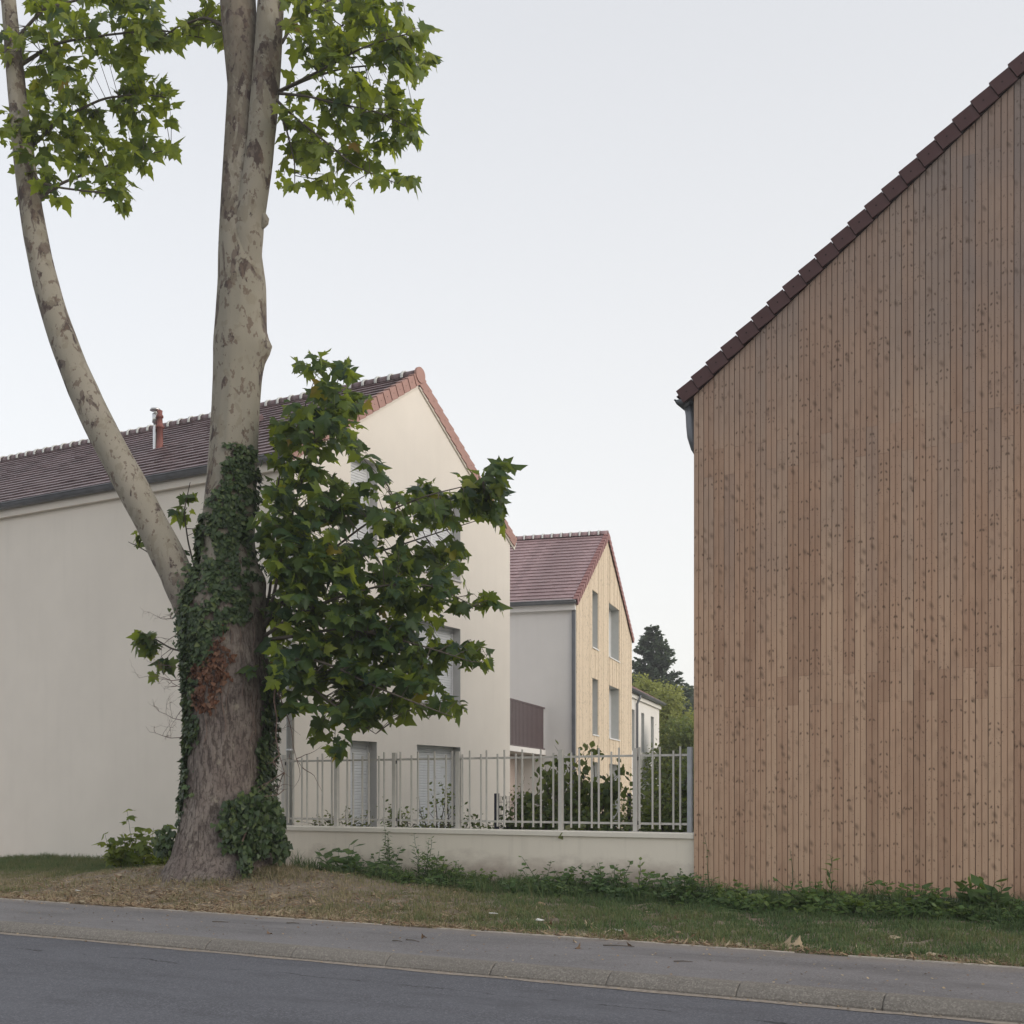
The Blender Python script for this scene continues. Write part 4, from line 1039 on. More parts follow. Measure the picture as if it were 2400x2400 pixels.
for py in (1440, 1480, 1560, 1590, 1620, 1660, 1690, 1730): wander(trunk_pt(py, -1.4)[0], -RV + np.array([0, 0, rr.uniform(-0.5, 0.25)]) - FV * rr.uniform(0, 0.4), rr.uniform(0.35, 0.75), 0.007, 2, rr)
b.build('dead_twigs', M['dead_twig'], tree, False, False, 'stuff')

# ------------------------------------------------------------------ ivy on the trunk
ivy = thing('climbing_ivy', 'dark green ivy climbing the plane tree trunk with a brown dead patch', 'ivy', (TX, TY - 0.55, 0.35))
IV = ivy_template()
def in_green(px, py):
    c, hw = trunk_at(py)
    L_, R_ = c - hw, c + hw
    w = 14 * math.sin(py * 0.045) + 9 * math.sin(py * 0.11 + px * 0.05)
    if 1060 <= py < 1130: return px > 556 + w * 0.5 and px < 592
    if 1130 <= py < 1230: return px > 530 - (py - 1130) * 0.25 + w and px < 592 + 0.2 * w
    if 1230 <= py < 1330: return (px > 512 + w * 0.6 and px < 588) or px < L_ + 8
    if 1330 <= py < 1440: return not (485 + w * .4 < px < 506 + w * .4) and px < 592 - max(0, py - 1400) * 0.2
    if 1440 <= py < 1590:
        lim = 588 - (py - 1440) * 0.75 + w * 0.5
        return px < lim
    if 1590 <= py < 1760: return px < 482 - (py - 1590) * 0.12 + w * 0.8
    if 1760 <= py < 1930: return px < L_ + 12 + w * 0.3
    return False
def in_dead(px, py):
    if not 1455 <= py <= 1665: return False
    lim = 588 - (py - 1440) * 0.75
    return lim - 5 < px < min(557 - max(0, py - 1600) * .3, lim + 90) and px > 478
def in_right(px, py):
    c, hw = trunk_at(py)
    return 1600 < py < 1990 and px > c + hw - 10 - max(0, py - 1820) * 0.45
Pg, Tg, Ng, Sg, Cg = [], [], [], [], []
Pd, Td, Nd, Sd, Cd = [], [], [], [], []
r = np.random.default_rng(21)
def ivy_leaf(p, d, dead=False, size=0.06, spread=0.35):
    T = unit(np.array([0, 0, -1.0]) + r.normal(0, 0.45, 3) + d * 0.25); N = unit(d * 1.0 + np.array([0, 0, 0.45]) + r.normal(0, spread, 3))
    s = size * r.uniform(0.55, 1.5)
    if dead: Pd.append(p); Td.append(T); Nd.append(N); Sd.append(s); Cd.append(r.random())
    else: Pg.append(p); Tg.append(T); Ng.append(N); Sg.append(s); Cg.append(np.clip(r.normal(0.45, 0.33), 0, 1))
for _ in range(30000):
    py = r.uniform(1055, 1995); phi = r.uniform(-1.9, 1.9)
    c, hw = trunk_at(py); px = c + hw * math.sin(phi) * (1 if abs(phi) < 1.57 else 1.0)
    jx = 26 * (mnoise.noise((px * 0.03, py * 0.03, 2.0)) + 0.6 * mnoise.noise((px * 0.09, py * 0.09, 7.0))) + r.normal(0, 5); jy = 30 * mnoise.noise((px * 0.028, py * 0.028, 11.0)) + r.normal(0, 7)
    hole = mnoise.noise((px * 0.06, py * 0.045, 5.0))
    g = in_green(px + jx, py + jy) and hole > -0.22; q = in_right(px + jx * 0.3, py) and hole > -0.45; dd = in_dead(px + jx, py + jy) and abs(phi) < 1.2 and hole > -0.3
    if abs(phi) > 1.2 and px < c and 1300 < py < 1900: g = g or in_green(px, py)
    if not (g or q or dd): continue
    if dd and not (g and r.random() < 0.25):
        if r.random() < 0.55: p, d = trunk_pt(py, phi, r.uniform(0.002, 0.05)); ivy_leaf(p, d, True, 0.058, 0.7)
    else:
        p, d = trunk_pt(py, phi, r.uniform(0.005, 0.07 if g else 0.16)); ivy_leaf(p, d, False, 0.062)
# ivy filling the fork and the bushy clump at the foot
for _ in range(900):
    p = tp(r.normal(447, 16), r.normal(1430, 48), -r.uniform(0.05, 0.42)); ivy_leaf(p, unit(np.array(-FV - RV * 0.5)), False, 0.062)
for (cx, cy, rx, ry, dn, dd_) in ((575, 1900, 52, 38, 700, 0.62), (600, 1960, 58, 48, 1000, 0.66), (640, 1930, 26, 55, 500, 0.45), (545, 1935, 35, 50, 450, 0.66), (575, 2020, 15, 38, 200, 0.86), (655, 1985, 20, 30, 260, 0.5), (385, 1975, 22, 35, 260, 0.1)):
    for _ in range(dn):
        u, v = r.normal(0, 0.5, 2)
        if u * u + v * v > 1.1: continue
        lump = 1 + 0.45 * mnoise.noise((u * 2.2 + cx, v * 2.2 + cy, 3.0)); p = tp(cx + u * rx * lump, cy + v * ry * lump, -dd_ + r.uniform(-0.16, 0.16) - 0.12 * mnoise.noise((cx + u * 3, cy + v * 3, 0.0))); ivy_leaf(p, -FV, False, 0.074, 0.75)
leaf_obj('green_leaves', [instance(IV, np.array(Pg), np.array(Tg), np.array(Ng), Sg, Cg)], M['ivy'], ivy, 'stuff')
leaf_obj('dead_leaves', [instance(IV, np.array(Pd), np.array(Td), np.array(Nd), Sd, Cd)], M['ivy_dead'], ivy, 'stuff')
b = MB()
b.tube([tp(568, 1920, -0.72), tp(578, 1945, -0.76), tp(566, 1975, -0.78), tp(565, 2010, -0.80), tp(572, 2040, -0.84)], [0.014, 0.013, 0.012, 0.010, 0.006], 6)
for k in range(26):
    phi = r.uniform(-1.3, 1.0); py = r.uniform(1500, 1750); path = []
    for q in range(7):
        p, d = trunk_pt(py - q * 22, phi + 0.05 * math.sin(q * 1.3 + k), 0.012); path.append(p)
    b.tube(path, [0.007 - 0.0007 * q for q in range(7)], 4, cap=False)
b.build('stems', M['dead_twig'], ivy)

# ------------------------------------------------------------------ grass
def blades(name, n, xr, yr, hfun, wid, tintfun, keep, seed, lean=0.5, zfun=ground_h):
    r = np.random.default_rng(seed)
    x = r.uniform(*xr, n); y = r.uniform(*yr, n)
    k = r.random(n) < keep(x, y); x, y = x[k], y[k]; n = len(x)
    z = zfun(x, y) - 0.012
    h = hfun(x, y) * r.uniform(0.5, 1.35, n); a = r.uniform(0, 2 * math.pi, n); w = wid * r.uniform(0.6, 1.4, n)
    ln = np.abs(r.normal(0, lean, n)); la = r.uniform(0, 2 * math.pi, n)
    base = np.column_stack([x, y, z]); wv = np.column_stack([np.cos(a) * w, np.sin(a) * w, np.zeros(n)])
    mid = base + np.column_stack([np.cos(la) * ln * h * 0.35, np.sin(la) * ln * h * 0.35, h * 0.6])
    tip = base + np.column_stack([np.cos(la) * ln * h, np.sin(la) * ln * h, h * np.maximum(0.15, 1 - 0.3 * ln)])
    V = np.stack([base - wv, base + wv, mid + wv * 0.7, mid - wv * 0.7, tip], 1).reshape(-1, 3)
    i = np.arange(n)[:, None] * 5
    F = np.concatenate([i + [0, 1, 2], i + [0, 2, 3], i + [3, 2, 4]], 1).reshape(-1, 3)
    t = np.clip(tintfun(x, y) + r.normal(0, 0.14, n), 0, 1)
    o = bpy.data.objects.new(name, np_mesh(name, V, F, M['grass'], np.repeat(t, 5))); put(o); o['kind'] = 'stuff'
    return o
def mound(x, y): return np.exp(-(((x - TX) / 3.0) ** 2 + ((y - TY) / 1.9) ** 2))
def dryness(x, y):
    right = np.clip((x + 9.0) / 5.0, 0, 1)
    back = np.clip((y - 11.9) / 1.6, 0, 1)
    edge = np.clip((10.75 - y) / 0.45, 0, 1)
    d = 0.66 - 0.40 * right - 0.28 * back + 0.35 * mound(x, y) + 0.35 * (snoise(x, y, 1.3, 4.0) - 0.5) + 0.3 * edge
    return d
def keepg(x, y):
    far = np.where(x < -12.5, y < 16.0, y < 14.58)
    k = 1 - 0.75 * mound(x, y) * (0.55 + 0.9 * snoise(x, y, 2.1, 1.0)) - 0.5 * np.clip((10.62 - y) / 0.3, 0, 1) - 0.5 * np.clip((-4 - x) / 6, 0.15, 1) * np.clip(snoise(x, y, 1.9, 8) * 2.2 - 0.6, 0, 1)
    return np.clip(k, 0.04, 1) * far
o = blades('verge_grass', 210000, (-20, 0.2), (10.30, 16.0), lambda x, y: (0.02 + 0.085 * snoise(x, y, 3.1, 3) ** 1.5 + 0.03 * snoise(x, y, 9, 1)) * (1 - 0.5 * mound(x, y)) + 0.05 * np.clip((y - 13.2) / 1.2, 0, 1), 0.0045, dryness, keepg, 3, 0.9)
o['label'] = 'short dry and green grass on the roadside verge'; o['category'] = 'grass'
def keep_tall(x, y): return np.clip(snoise(x, y, 2.8, 6) * 1.5 - 0.45, 0, 1) * (y < 14.58) * (x > -11.4)
o = blades('tall_grass', 26000, (-11.6, 0.2), (13.35, 14.56), lambda x, y: 0.10 + 0.18 * snoise(x, y, 3, 2), 0.005, lambda x, y: 0.16 + 0.3 * (snoise(x, y, 1.5, 9) - 0.5), keep_tall, 4, 0.6)
o['label'] = 'taller uncut grass along the foot of the wall'; o['category'] = 'grass'
def keep_tuft(x, y):
    a = np.exp(-(((x + 10.75) / 0.55) ** 2 + ((y - 12.35) / 0.4) ** 2)) + 0.22 * np.exp(-(((x + 12.1) / 0.6) ** 2 + ((y - 11.6) / 0.2) ** 2)) + 0.4 * np.exp(-(((x + 11.15) / 0.35) ** 2 + ((y - 11.7) / 0.25) ** 2))
    return np.clip(a, 0, 1)
o = blades('straw_tufts', 30000, (-13.6, -9.4), (11.1, 13.4), lambda x, y: 0.10 + 0 * x, 0.004, lambda x, y: 0.78 + 0.3 * (snoise(x, y, 4, 2) - 0.5), keep_tuft, 5, 1.3)
o['label'] = 'straw coloured dry grass tufts around the tree roots'; o['category'] = 'grass'

# ------------------------------------------------------------------ weeds, shrubs, garden plants
SL = simple_leaf_template(0.30, 0.5, 0.2); BLF = simple_leaf_template(0.40, 0.7, 0.25); NLF = simple_leaf_template(0.13, 0.9, 0.2)
def weed(name, label, cat, pos, h, nstem, leaf, lsize, mat, seed, spread=0.3, group=None, per=12, up=0.35, tint=0.4):
    r = np.random.default_rng(seed)
    t = thing(name, label, cat, pos, 0, group); pos = np.array(pos, float)
    sm = MB(); P_, T_, N_, S_, C_ = [], [], [], [], []
    for s in range(nstem):
        a = r.uniform(0, 2 * math.pi); hh = h * r.uniform(0.55, 1.1) if s else h
        d = np.array([math.cos(a), math.sin(a), 0]) * spread * hh * r.uniform(0.1, 1.0)
        b0 = pos + np.array([math.cos(a), math.sin(a), 0]) * r.uniform(0, 0.05 + 0.15 * spread)
        pts_ = [b0 + d * f ** 1.5 + np.array([0, 0, hh * f - 0.02]) + r.normal(0, 0.012, 3) * (f > 0) for f in np.linspace(0, 1, 6)]
        sm.tube(pts_, [0.006 * (1.1 - f) + 0.0015 for f in np.linspace(0, 1, 6)], 4, cap=False)
        for q in range(per):
            f = (q + r.random()) / per; f = 0.08 + 0.92 * f
            k = min(4, int(f * 5)); p = pts_[k] + (pts_[k + 1] - pts_[k]) * (f * 5 - k)
            b_ = a * 3 + q * 2.4 + r.normal(0, 0.3); o_ = np.array([math.cos(b_), math.sin(b_), 0])
            P_.append(p); T_.append(unit(o_ + np.array([0, 0, up + r.normal(0, 0.3)]))); N_.append(unit(np.array([0, 0, 1.0]) + o_ * 0.2 - FV * 0.3 + r.normal(0, 0.3, 3)))
            S_.append(lsize * r.uniform(0.6, 1.2) * (1 - 0.45 * f)); C_.append(np.clip(tint + 0.25 * f + r.normal(0, 0.16), 0, 1))
    sm.build('stems', mat if leaf is NLF else M['twig'] if cat == 'shrub' else mat, t)
    if sm.tint == []: pass
    leaf_obj('leaves', [instance(leaf, np.array(P_), np.array(T_), np.array(N_), S_, C_)], mat, t)
    return t
wr = np.random.default_rng(77)
def gp(x, y): return (x, y, float(ground_h(x, y)) - 0.005)
# tall ones first, each recognisable
weed('tall_weed', 'tall narrow leaved weed standing high against the low wall', 'weed', gp(-9.95, 14.2), 0.95, 4, NLF, 0.13, M['weed'], 1, 0.10, None, 34, 0.25, 0.3)
weed('broad_leaf_weed', 'clump of broad leaved dock next to the tree mound', 'weed', gp(-10.55, 13.9), 0.48, 9, SL, 0.28, M['weed'], 2, 0.8, None, 7, 0.5, 0.3)
weed('broad_leaf_weed', 'low bushy weed under the tall narrow leaved one', 'weed', gp(-9.75, 13.75), 0.45, 11, BLF, 0.15, M['weed'], 3, 0.7, None, 11, 0.3, 0.12)
weed('upright_weed', 'upright weed with seed spikes right of the tall narrow leaved one', 'weed', gp(-9.35, 14.2), 0.70, 6, NLF, 0.12, M['weed'], 4, 0.35, None, 20, 0.8, 0.2)
ORD = ['first', 'second', 'third', 'fourth', 'fifth', 'sixth', 'seventh', 'eighth', 'ninth', 'tenth', 'eleventh', 'twelfth', 'thirteenth', 'fourteenth', 'fifteenth', 'sixteenth', 'seventeenth', 'eighteenth', 'nineteenth', 'twentieth', 'twenty first', 'twenty second']
wall_x = [-5.55, -5.85, -6.2, -6.5, -6.8, -7.05, -7.4, -7.75, -8.25, -8.6, -8.9, -9.15]
gable_x = [-5.15, -4.85, -4.55, -4.25, -3.95, -3.65, -3.4, -3.1, -2.85, -2.55, -2.3, -2.0, -1.75, -1.45, -1.15, -0.85, -0.5]
for where, xl in (('low wall', wall_x), ('timber gable', gable_x)):
    for k, x in enumerate(xl):
        x += wr.uniform(-0.08, 0.08); y = wr.uniform(13.3, 14.25) if where == 'timber gable' else wr.uniform(13.85, 14.3)
        h = wr.uniform(0.13, 0.38) if where == 'timber gable' else wr.uniform(0.28, 0.48)
        if where == 'low wall' and x < -7.2 and x > -8.4: h *= 0.55
        weed('weed', 'leafy weed clump against the %s, %s from the wall and gable corner' % (where, ORD[k]), 'weed', gp(x, y), h, int(wr.integers(9, 15)), [SL, BLF, NLF, SL][int(wr.integers(0, 4))], wr.uniform(0.10, 0.17), M['weed'], 100 + k + (50 if where == 'low wall' else 0), 0.9, 'weeds along the ' + where, 12, 0.35, wr.uniform(0.15, 0.6))
low_w = [-5.4, -5.95, -6.4, -6.9, -7.3, -8.0, -8.7, -9.2, -9.7, -10.2]
low_g = [-4.95, -4.6, -4.3, -3.9, -3.5, -3.2, -2.9, -2.55, -2.25, -1.95, -1.6, -1.25, -0.9, -0.5]
for where, xl in (('low wall', low_w), ('timber gable', low_g)):
    for k, x in enumerate(xl):
        y = wr.uniform(13.0, 13.5) if where == 'timber gable' else wr.uniform(13.4, 13.75)
        weed('ground_herb', 'low herb before the %s weeds, %s from the wall and gable corner' % (where, ORD[k]), 'weed', gp(x + wr.uniform(-0.1, 0.1), y), wr.uniform(0.14, 0.24), 12, [SL, BLF, NLF][k % 3], wr.uniform(0.09, 0.16), M['weed'], 200 + k + (50 if where == 'low wall' else 0), 1.5, 'low herbs by the ' + where, 8, 0.45, wr.uniform(0.15, 0.6))
weed('broad_leaf_weed', 'rosette of long dark leaves at the foot of the timber gable', 'weed', gp(-1.62, 13.95), 0.42, 10, SL, 0.30, M['weed'], 5, 0.9, None, 5, 0.9, 0.15)
weed('upright_weed', 'upright weed with a tuft of leaves against the timber gable', 'weed', gp(-3.42, 14.3), 0.62, 1, NLF, 0.16, M['weed'], 6, 0.05, None, 22, 0.7, 0.6)
weed('thin_weed', 'thin wiry weed climbing the first boards of the timber gable', 'weed', gp(-5.0, 14.4), 0.85, 1, SL, 0.07, M['weed'], 7, 0.05, None, 9, 0.2, 0.3)
weed('thin_weed', 'thin wiry weed against the middle boards of the timber gable', 'weed', gp(-3.95, 14.4), 0.65, 1, SL, 0.06, M['weed'], 8, 0.08, None, 9, 0.2, 0.3)
weed('upright_weed', 'upright weed with pale top leaves near the corner of low wall and timber gable', 'weed', gp(-6.0, 14.35), 0.50, 1, SL, 0.17, M['weed'], 9, 0.05, None, 8, 0.8, 0.8)
# saplings left of the tree
for k, (x, y, h, lab) in enumerate([(-15.3, 14.4, 1.05, 'tall yellow green plane seedling left of the tree trunk'), (-14.65, 14.3, .78, 'bushy yellow green plane seedling close to the tree trunk'), (-15.75, 14.3, .62, 'short yellow green plane seedling by the cream house wall')]):
    r = np.random.default_rng(300 + k); t = thing('plane_seedling', lab, 'seedling', gp(x, y)); sm = MB(); P_, T_, N_, S_, C_ = [], [], [], [], []
    for s in range(8):
        a = r.uniform(0, 6.28); o_ = np.array([math.cos(a), math.sin(a), 0]) * 0.42 * r.random(); hh = h * (1 if s == 0 else r.uniform(0.4, 0.85)); p0 = np.array(gp(x, y))
        p1 = p0 + o_ + np.array([0, 0, hh]); sm.tube([p0, p0 + o_ * 0.7 + np.array([0, 0, hh * 0.5]), p1], [0.007, 0.005, 0.003], 4, cap=False)
        for q in range(8):
            f = 0.3 + 0.7 * q / 7; p = p0 + o_ * f + np.array([0, 0, hh * f]); b_ = q * 2.4 + a; oo = np.array([math.cos(b_), math.sin(b_), 0])
            P_.append(p + oo * 0.06); T_.append(oo + np.array([0, 0, 0.0 + r.normal(0, 0.25)])); N_.append(np.array([0, 0, 1]) - FV * 0.6 + r.normal(0, 0.3, 3)); S_.append(0.215 * r.uniform(0.55, 1.1)); C_.append(np.clip(0.75 + r.normal(0, 0.1), 0.5, 0.92))
    sm.build('stems', M['weed'], t); leaf_obj('leaves', [instance(PL[1], np.array(P_), np.array(T_), unit(np.array(N_)), S_, C_)], M['leaf'], t)

def bush(name, label, pos, rx, ry, h, n, leaf, lsize, mat, seed, nst=9, cat='shrub', tint=0.4, group=None, droop=0.2):
    """shrub: upright branching stems with leaves in clumps; uneven outline"""
    r = np.random.default_rng(seed); t = thing(name, label, cat, pos, 0, group); pos = np.array(pos, float)
    sm = MB(); tips = []
    for s in range(nst):
        a = r.uniform(0, 6.28); q = math.sqrt(r.random()); hh = h * (1 - 0.35 * q * q) * r.uniform(0.75, 1.05)
        tip = pos + np.array([math.cos(a) * q * rx, math.sin(a) * q * ry, hh]); mid = pos + (tip - pos) * 0.5 + np.array([0, 0, 0.1 * h]) + r.normal(0, 0.05 * h, 3) * np.array([1, 1, 0])
        b0 = pos + np.array([math.cos(a) * 0.25 * q * rx, math.sin(a) * 0.25 * q * ry, 0])
        sm.tube([b0, mid, tip], [0.014, 0.009, 0.003], 5, cap=False); tips += [(b0, mid, tip)]
        for w in range(5):
            f = r.uniform(0.35, 0.95); p = (1 - f) ** 2 * b0 + 2 * f * (1 - f) * mid + f * f * tip
            e = p + np.array([r.normal(0, 0.25 * rx + .05), r.normal(0, 0.25 * ry + .05), r.uniform(0.0, 0.22) * h]); e[2] = min(e[2], pos[2] + h * 1.05)
            sm.tube([p, e], [0.005, 0.002], 4, cap=False); tips.append((p, 0.5 * (p + e), e))
    P_, T_, N_, S_, C_ = [], [], [], [], []
    for _ in range(n):
        b0, mid, tip = tips[r.integers(len(tips))]; f = r.uniform(0.25, 1.0)
        p = (1 - f) ** 2 * b0 + 2 * f * (1 - f) * mid + f * f * tip + r.normal(0, lsize * 0.8, 3)
        if p[2] < pos[2] + 0.02: p[2] = pos[2] + 0.02 + 0.1 * r.random()
        o_ = unit(r.normal(0, 1, 3) * np.array([1, 1, 0.3]))
        P_.append(p); T_.append(unit(o_ + np.array([0, 0, -droop + r.normal(0, 0.3)]))); N_.append(unit(np.array([0, 0, 0.7]) - FV * 0.4 + r.normal(0, 0.5, 3))); S_.append(lsize * r.uniform(0.6, 1.25)); C_.append(np.clip(tint + 0.25 * (p[2] - pos[2]) / h + r.normal(0, 0.2) - 0.1, 0, 1))
    sm.build('stems', M['twig'], t)
    leaf_obj('leaves', [instance(leaf, np.array(P_), np.array(T_), np.array(N_), S_, C_)], mat, t)
    return t
GZ = 0.30
bush('garden_shrub', 'small yellowish shrub before the narrow shuttered door', (-11.55, 15.5, GZ), 0.55, 0.3, 0.98, 360, SL, 0.075, M['pale_shrub'], 41, 9)
bush('garden_shrub', 'sparse pale shrub beside the fence end and downpipe', (-12.2, 15.5, GZ), 0.3, 0.2, 0.92, 110, SL, 0.07, M['pale_shrub'], 42, 6)
bush('garden_shrub', 'compact dense dark shrub between the two shuttered doors', (-10.75, 15.7, GZ), 0.18, 0.2, 1.15, 420, SL, 0.07, M['shrub'], 43, 8)
bush('garden_shrub', 'open upright shrub before the wide shuttered door', (-9.95, 15.5, GZ), 0.42, 0.3, 1.42, 260, SL, 0.075, M['shrub'], 44, 8, tint=0.5)
bush('garden_shrub', 'low dark shrub at the right jamb of the wide shuttered door', (-9.35, 15.4, GZ), 0.40, 0.25, 0.95, 300, SL, 0.07, M['shrub'], 45, 8, tint=0.2)
bush('garden_shrub', 'thin upright shrub at the corner of the cream house', (-8.95, 16.4, GZ), 0.25, 0.25, 1.65, 200, SL, 0.07, M['shrub'], 46, 6)
bush('garden_shrub', 'large drooping leaved shrub behind the fence before the timber gable', (-8.35, 17.2, GZ), 0.95, 0.6, 2.05, 1000, BLF, 0.12, M['shrub'], 47, 20, tint=0.4, droop=0.9)
bush('garden_shrub', 'dark leaved shrub behind the dark mesh fence', (-8.55, 16.2, GZ), 0.7, 0.5, 1.25, 1200, BLF, 0.085, M['shrub'], 48, 18, tint=0.3, droop=0.5)
bush('garden_shrub', 'dark rounded shrub under the drooping leaved shrub', (-7.6, 16.4, GZ), 0.75, 0.5, 1.10, 1300, BLF, 0.085, M['shrub'], 49, 18, tint=0.35, droop=0.5)
bush('garden_shrub', 'low yellow green shrub just behind the coping', (-7.15, 15.05, GZ), 0.35, 0.18, 0.82, 260, BLF, 0.12, M['pale_shrub'], 50, 8, tint=0.5)
bush('garden_shrub', 'reddish stemmed shrub in front of the distant white house', (-7.6, 19.0, GZ), 0.9, 0.7, 1.6, 1600, SL, 0.09, M['shrub'], 51, 18, tint=0.55)
for k, (x, y, h) in enumerate([(-6.2, 15.6, 1.1), (-6.1, 16.4, 1.6), (-6.55, 17.2, 1.75), (-6.9, 18.2, 1.95), (-6.6, 19.6, 2.0), (-7.3, 20.8, 1.95)]):
    bush('hedge_shrub', 'leafy hedge shrub beside the timber house, %s counted back from the low wall' % ORD[k], (x, y, GZ), 0.55, 0.5, h, 1500, SL, 0.09, M['shrub'], 60 + k, 18, 'hedge', 0.5, 'hedge beside the timber house')

# dark mesh fence running back through the garden
MF = thing('mesh_fence', 'dark blue wire mesh fence running back between the garden shrubs', 'fence', (-8.9, 15.6, GZ))
py_ = [15.6, 16.7, 18.75, 20.8, 21.9]
for y in py_:
    b = MB(); b.box((-8.93, y - 0.03, GZ - 0.02), (-8.87, y + 0.03, 1.52)); b.build('post', M['navy'], MF)
for y0, y1 in zip(py_[:-1], py_[1:]):
    b = MB()
    for y in np.arange(y0 + 0.06, y1 - 0.03, 0.05): b.box((-8.9025, y - 0.0025, GZ + 0.05), (-8.8975, y + 0.0025, 1.48))
    for z in np.arange(GZ + 0.08, 1.46, 0.2): b.box((-8.909, y0 + 0.03, z), (-8.903, y1 - 0.03, z + 0.006)); b.box((-8.897, y0 + 0.03, z), (-8.891, y1 - 0.03, z + 0.006))
    b.build('mesh_panel', M['navy'], MF)

# ------------------------------------------------------------------ far trees
def far_tree(name, label, base, h, blobs, n, lsize, mat, seed, tint=0.4, group='trees behind the houses'):
    """crown of leaf clumps on limbs; blobs: (dx, dy, z, r) relative to the base"""
    r = np.random.default_rng(seed); t = thing(name, label, 'tree', base, 0, group); base = np.array(base, float)
    b = MB(); b.tube([base + np.array([0, 0, -0.2]), base + np.array([0.05, 0, h * 0.3]), base + np.array([0, 0.05, h * 0.6])], [0.24, 0.18, 0.10], 10); b.build('trunk', M['far_bark'], t, False, True)
    b = MB(); P_, T_, N_, S_, C_ = [], [], [], [], []
    tot = sum(q[3] ** 2 for q in blobs)
    for dx, dy, z, rad in blobs:
        c = base + np.array([dx, dy, z]); b.tube([base + np.array([0, 0, min(z, h * 0.45)]), 0.5 * (base + np.array([0, 0, z])) + 0.5 * c, c], [0.09, 0.06, 0.02], 6)
        m = int(n * rad ** 2 / tot); ncl = max(10, int(m / 22)); 
        d = unit(r.normal(0, 1, (ncl, 3))); cc = c + d * (rad * r.uniform(0.45, 1.08, (ncl, 1))) * np.array([1, 1, 0.85])
        k = r.integers(0, ncl, m); p = cc[k] + r.normal(0, rad * 0.12, (m, 3))
        o_ = unit(p - c + 1e-6)
        P_.append(p); T_.append(unit(o_ * 0.4 + r.normal(0, 0.7, (m, 3)) + np.array([0, 0, -0.2]))); N_.append(unit(o_ + np.array([0, 0, 0.5]) + r.normal(0, 0.5, (m, 3)))); S_.append(lsize * r.uniform(0.6, 1.3, m)); C_.append(np.clip(tint + 0.12 * r.normal(0, 1, ncl)[k] + r.normal(0, 0.15, m), 0, 1))
    b.build('limbs', M['far_bark'], t)
    leaf_obj('crown', [instance(card_template(), np.vstack(P_), np.vstack(T_), np.vstack(N_), np.concatenate(S_), np.concatenate(C_))], mat, t)
def conifer(name, label, base, h, rbase, mat, seed, lsize=0.3, group='trees behind the houses'):
    r = np.random.default_rng(seed); t = thing(name, label, 'tree', base, 0, group); base = np.array(base, float)
    b = MB(); b.tube([base + np.array([0, 0, -0.2]), base + np.array([0, 0, h * 0.97])], [0.25, 0.02], 8); b.build('trunk', M['far_bark'], t, False, True)
    b = MB(); P_, T_, N_, S_, C_ = [], [], [], [], []
    z = h * 0.10
    while z < h * 0.98:
        f = z / h; L0 = rbase * (1 - f) ** 0.95
        for q in range(int(13 - 5 * f)):
            a = r.uniform(0, 6.28); Lb = L0 * r.uniform(0.62, 1.15) + 0.12; o_ = np.array([math.cos(a), math.sin(a), 0]); sd_ = np.array([-o_[1], o_[0], 0])
            rise = 0.30 + 0.5 * f
            p0 = base + np.array([0, 0, z]); p1 = p0 + o_ * Lb + np.array([0, 0, Lb * rise * r.uniform(0.4, 1.0)])
            b.tube([p0, p1], [0.03, 0.008], 4, cap=False)
            m = int(14 + 40 * Lb)
            g = r.uniform(0.15, 1.02, m); lat = r.normal(0, 0.16 * Lb + 0.05, m) * (1.15 - g)
            p = p0 + (p1 - p0) * g[:, None] + sd_ * lat[:, None] + np.array([0, 0, -1]) * np.abs(r.normal(0, 0.10, m))[:, None]
            P_.append(p); T_.append(unit(o_ * 0.8 + sd_ * np.sign(lat)[:, None] * 0.5 + r.normal(0, 0.35, (m, 3)) + np.array([0, 0, 0.15]))); N_.append(unit(np.array([0, 0, 1.0]) + o_ * 0.3 + r.normal(0, 0.5, (m, 3)))); S_.append(lsize * r.uniform(0.6, 1.3, m)); C_.append(np.clip(0.35 + 0.25 * g + r.normal(0, 0.15, m), 0, 1))
        z += h * 0.028
    b.build('limbs', M['far_bark'], t)
    leaf_obj('crown', [instance(card_template(), np.vstack(P_), np.vstack(T_), np.vstack(N_), np.concatenate(S_), np.concatenate(C_))], mat, t)
def ray_pt(px, depth):   # ground position of a far thing from its bearing and distance
    d = FV[:2] + RV[:2] * (px - 1200) / 2711.0
    return d * depth
q = ray_pt(1530, 84); conifer('conifer_tree', 'dark pointed conifer rising behind the round pale green tree', (q[0], q[1], 0.3), 13.4, 5.4, M['conifer'], 71, 0.30)
q = ray_pt(1612, 112); conifer('conifer_tree', 'hazy conifer far behind at the edge of the timber gable', (q[0], q[1], 0.3), 11.6, 3.2, M['far_leaf'], 72, 0.4)
q = ray_pt(1528, 62); far_tree('round_tree', 'round pale green tree beside the white house', (q[0], q[1], 0.3), 7.5, [(-0.7, 0, 6.5, 1.3), (0.5, 0, 6.1, 1.3), (-0.2, 0.3, 5.0, 1.7), (1.2, 0.2, 4.6, 1.3), (-1.2, 0.2, 4.6, 1.5), (0.5, -0.3, 3.3, 1.7), (1.5, 0.4, 3.0, 1.2), (0.2, 0, 2.0, 1.4)], 19000, 0.17, M['lime'], 73, 0.55)
q = ray_pt(1600, 52); far_tree('leafy_tree', 'mid green leafy tree between the pale green tree and the timber gable', (q[0], q[1], 0.3), 5.0, [(0, 0, 3.7, 1.0), (0.5, 0.2, 3.0, 1.2), (-0.5, 0, 2.4, 1.3), (0.6, -0.2, 1.8, 1.2)], 9000, 0.15, M['shrub'], 74, 0.7)
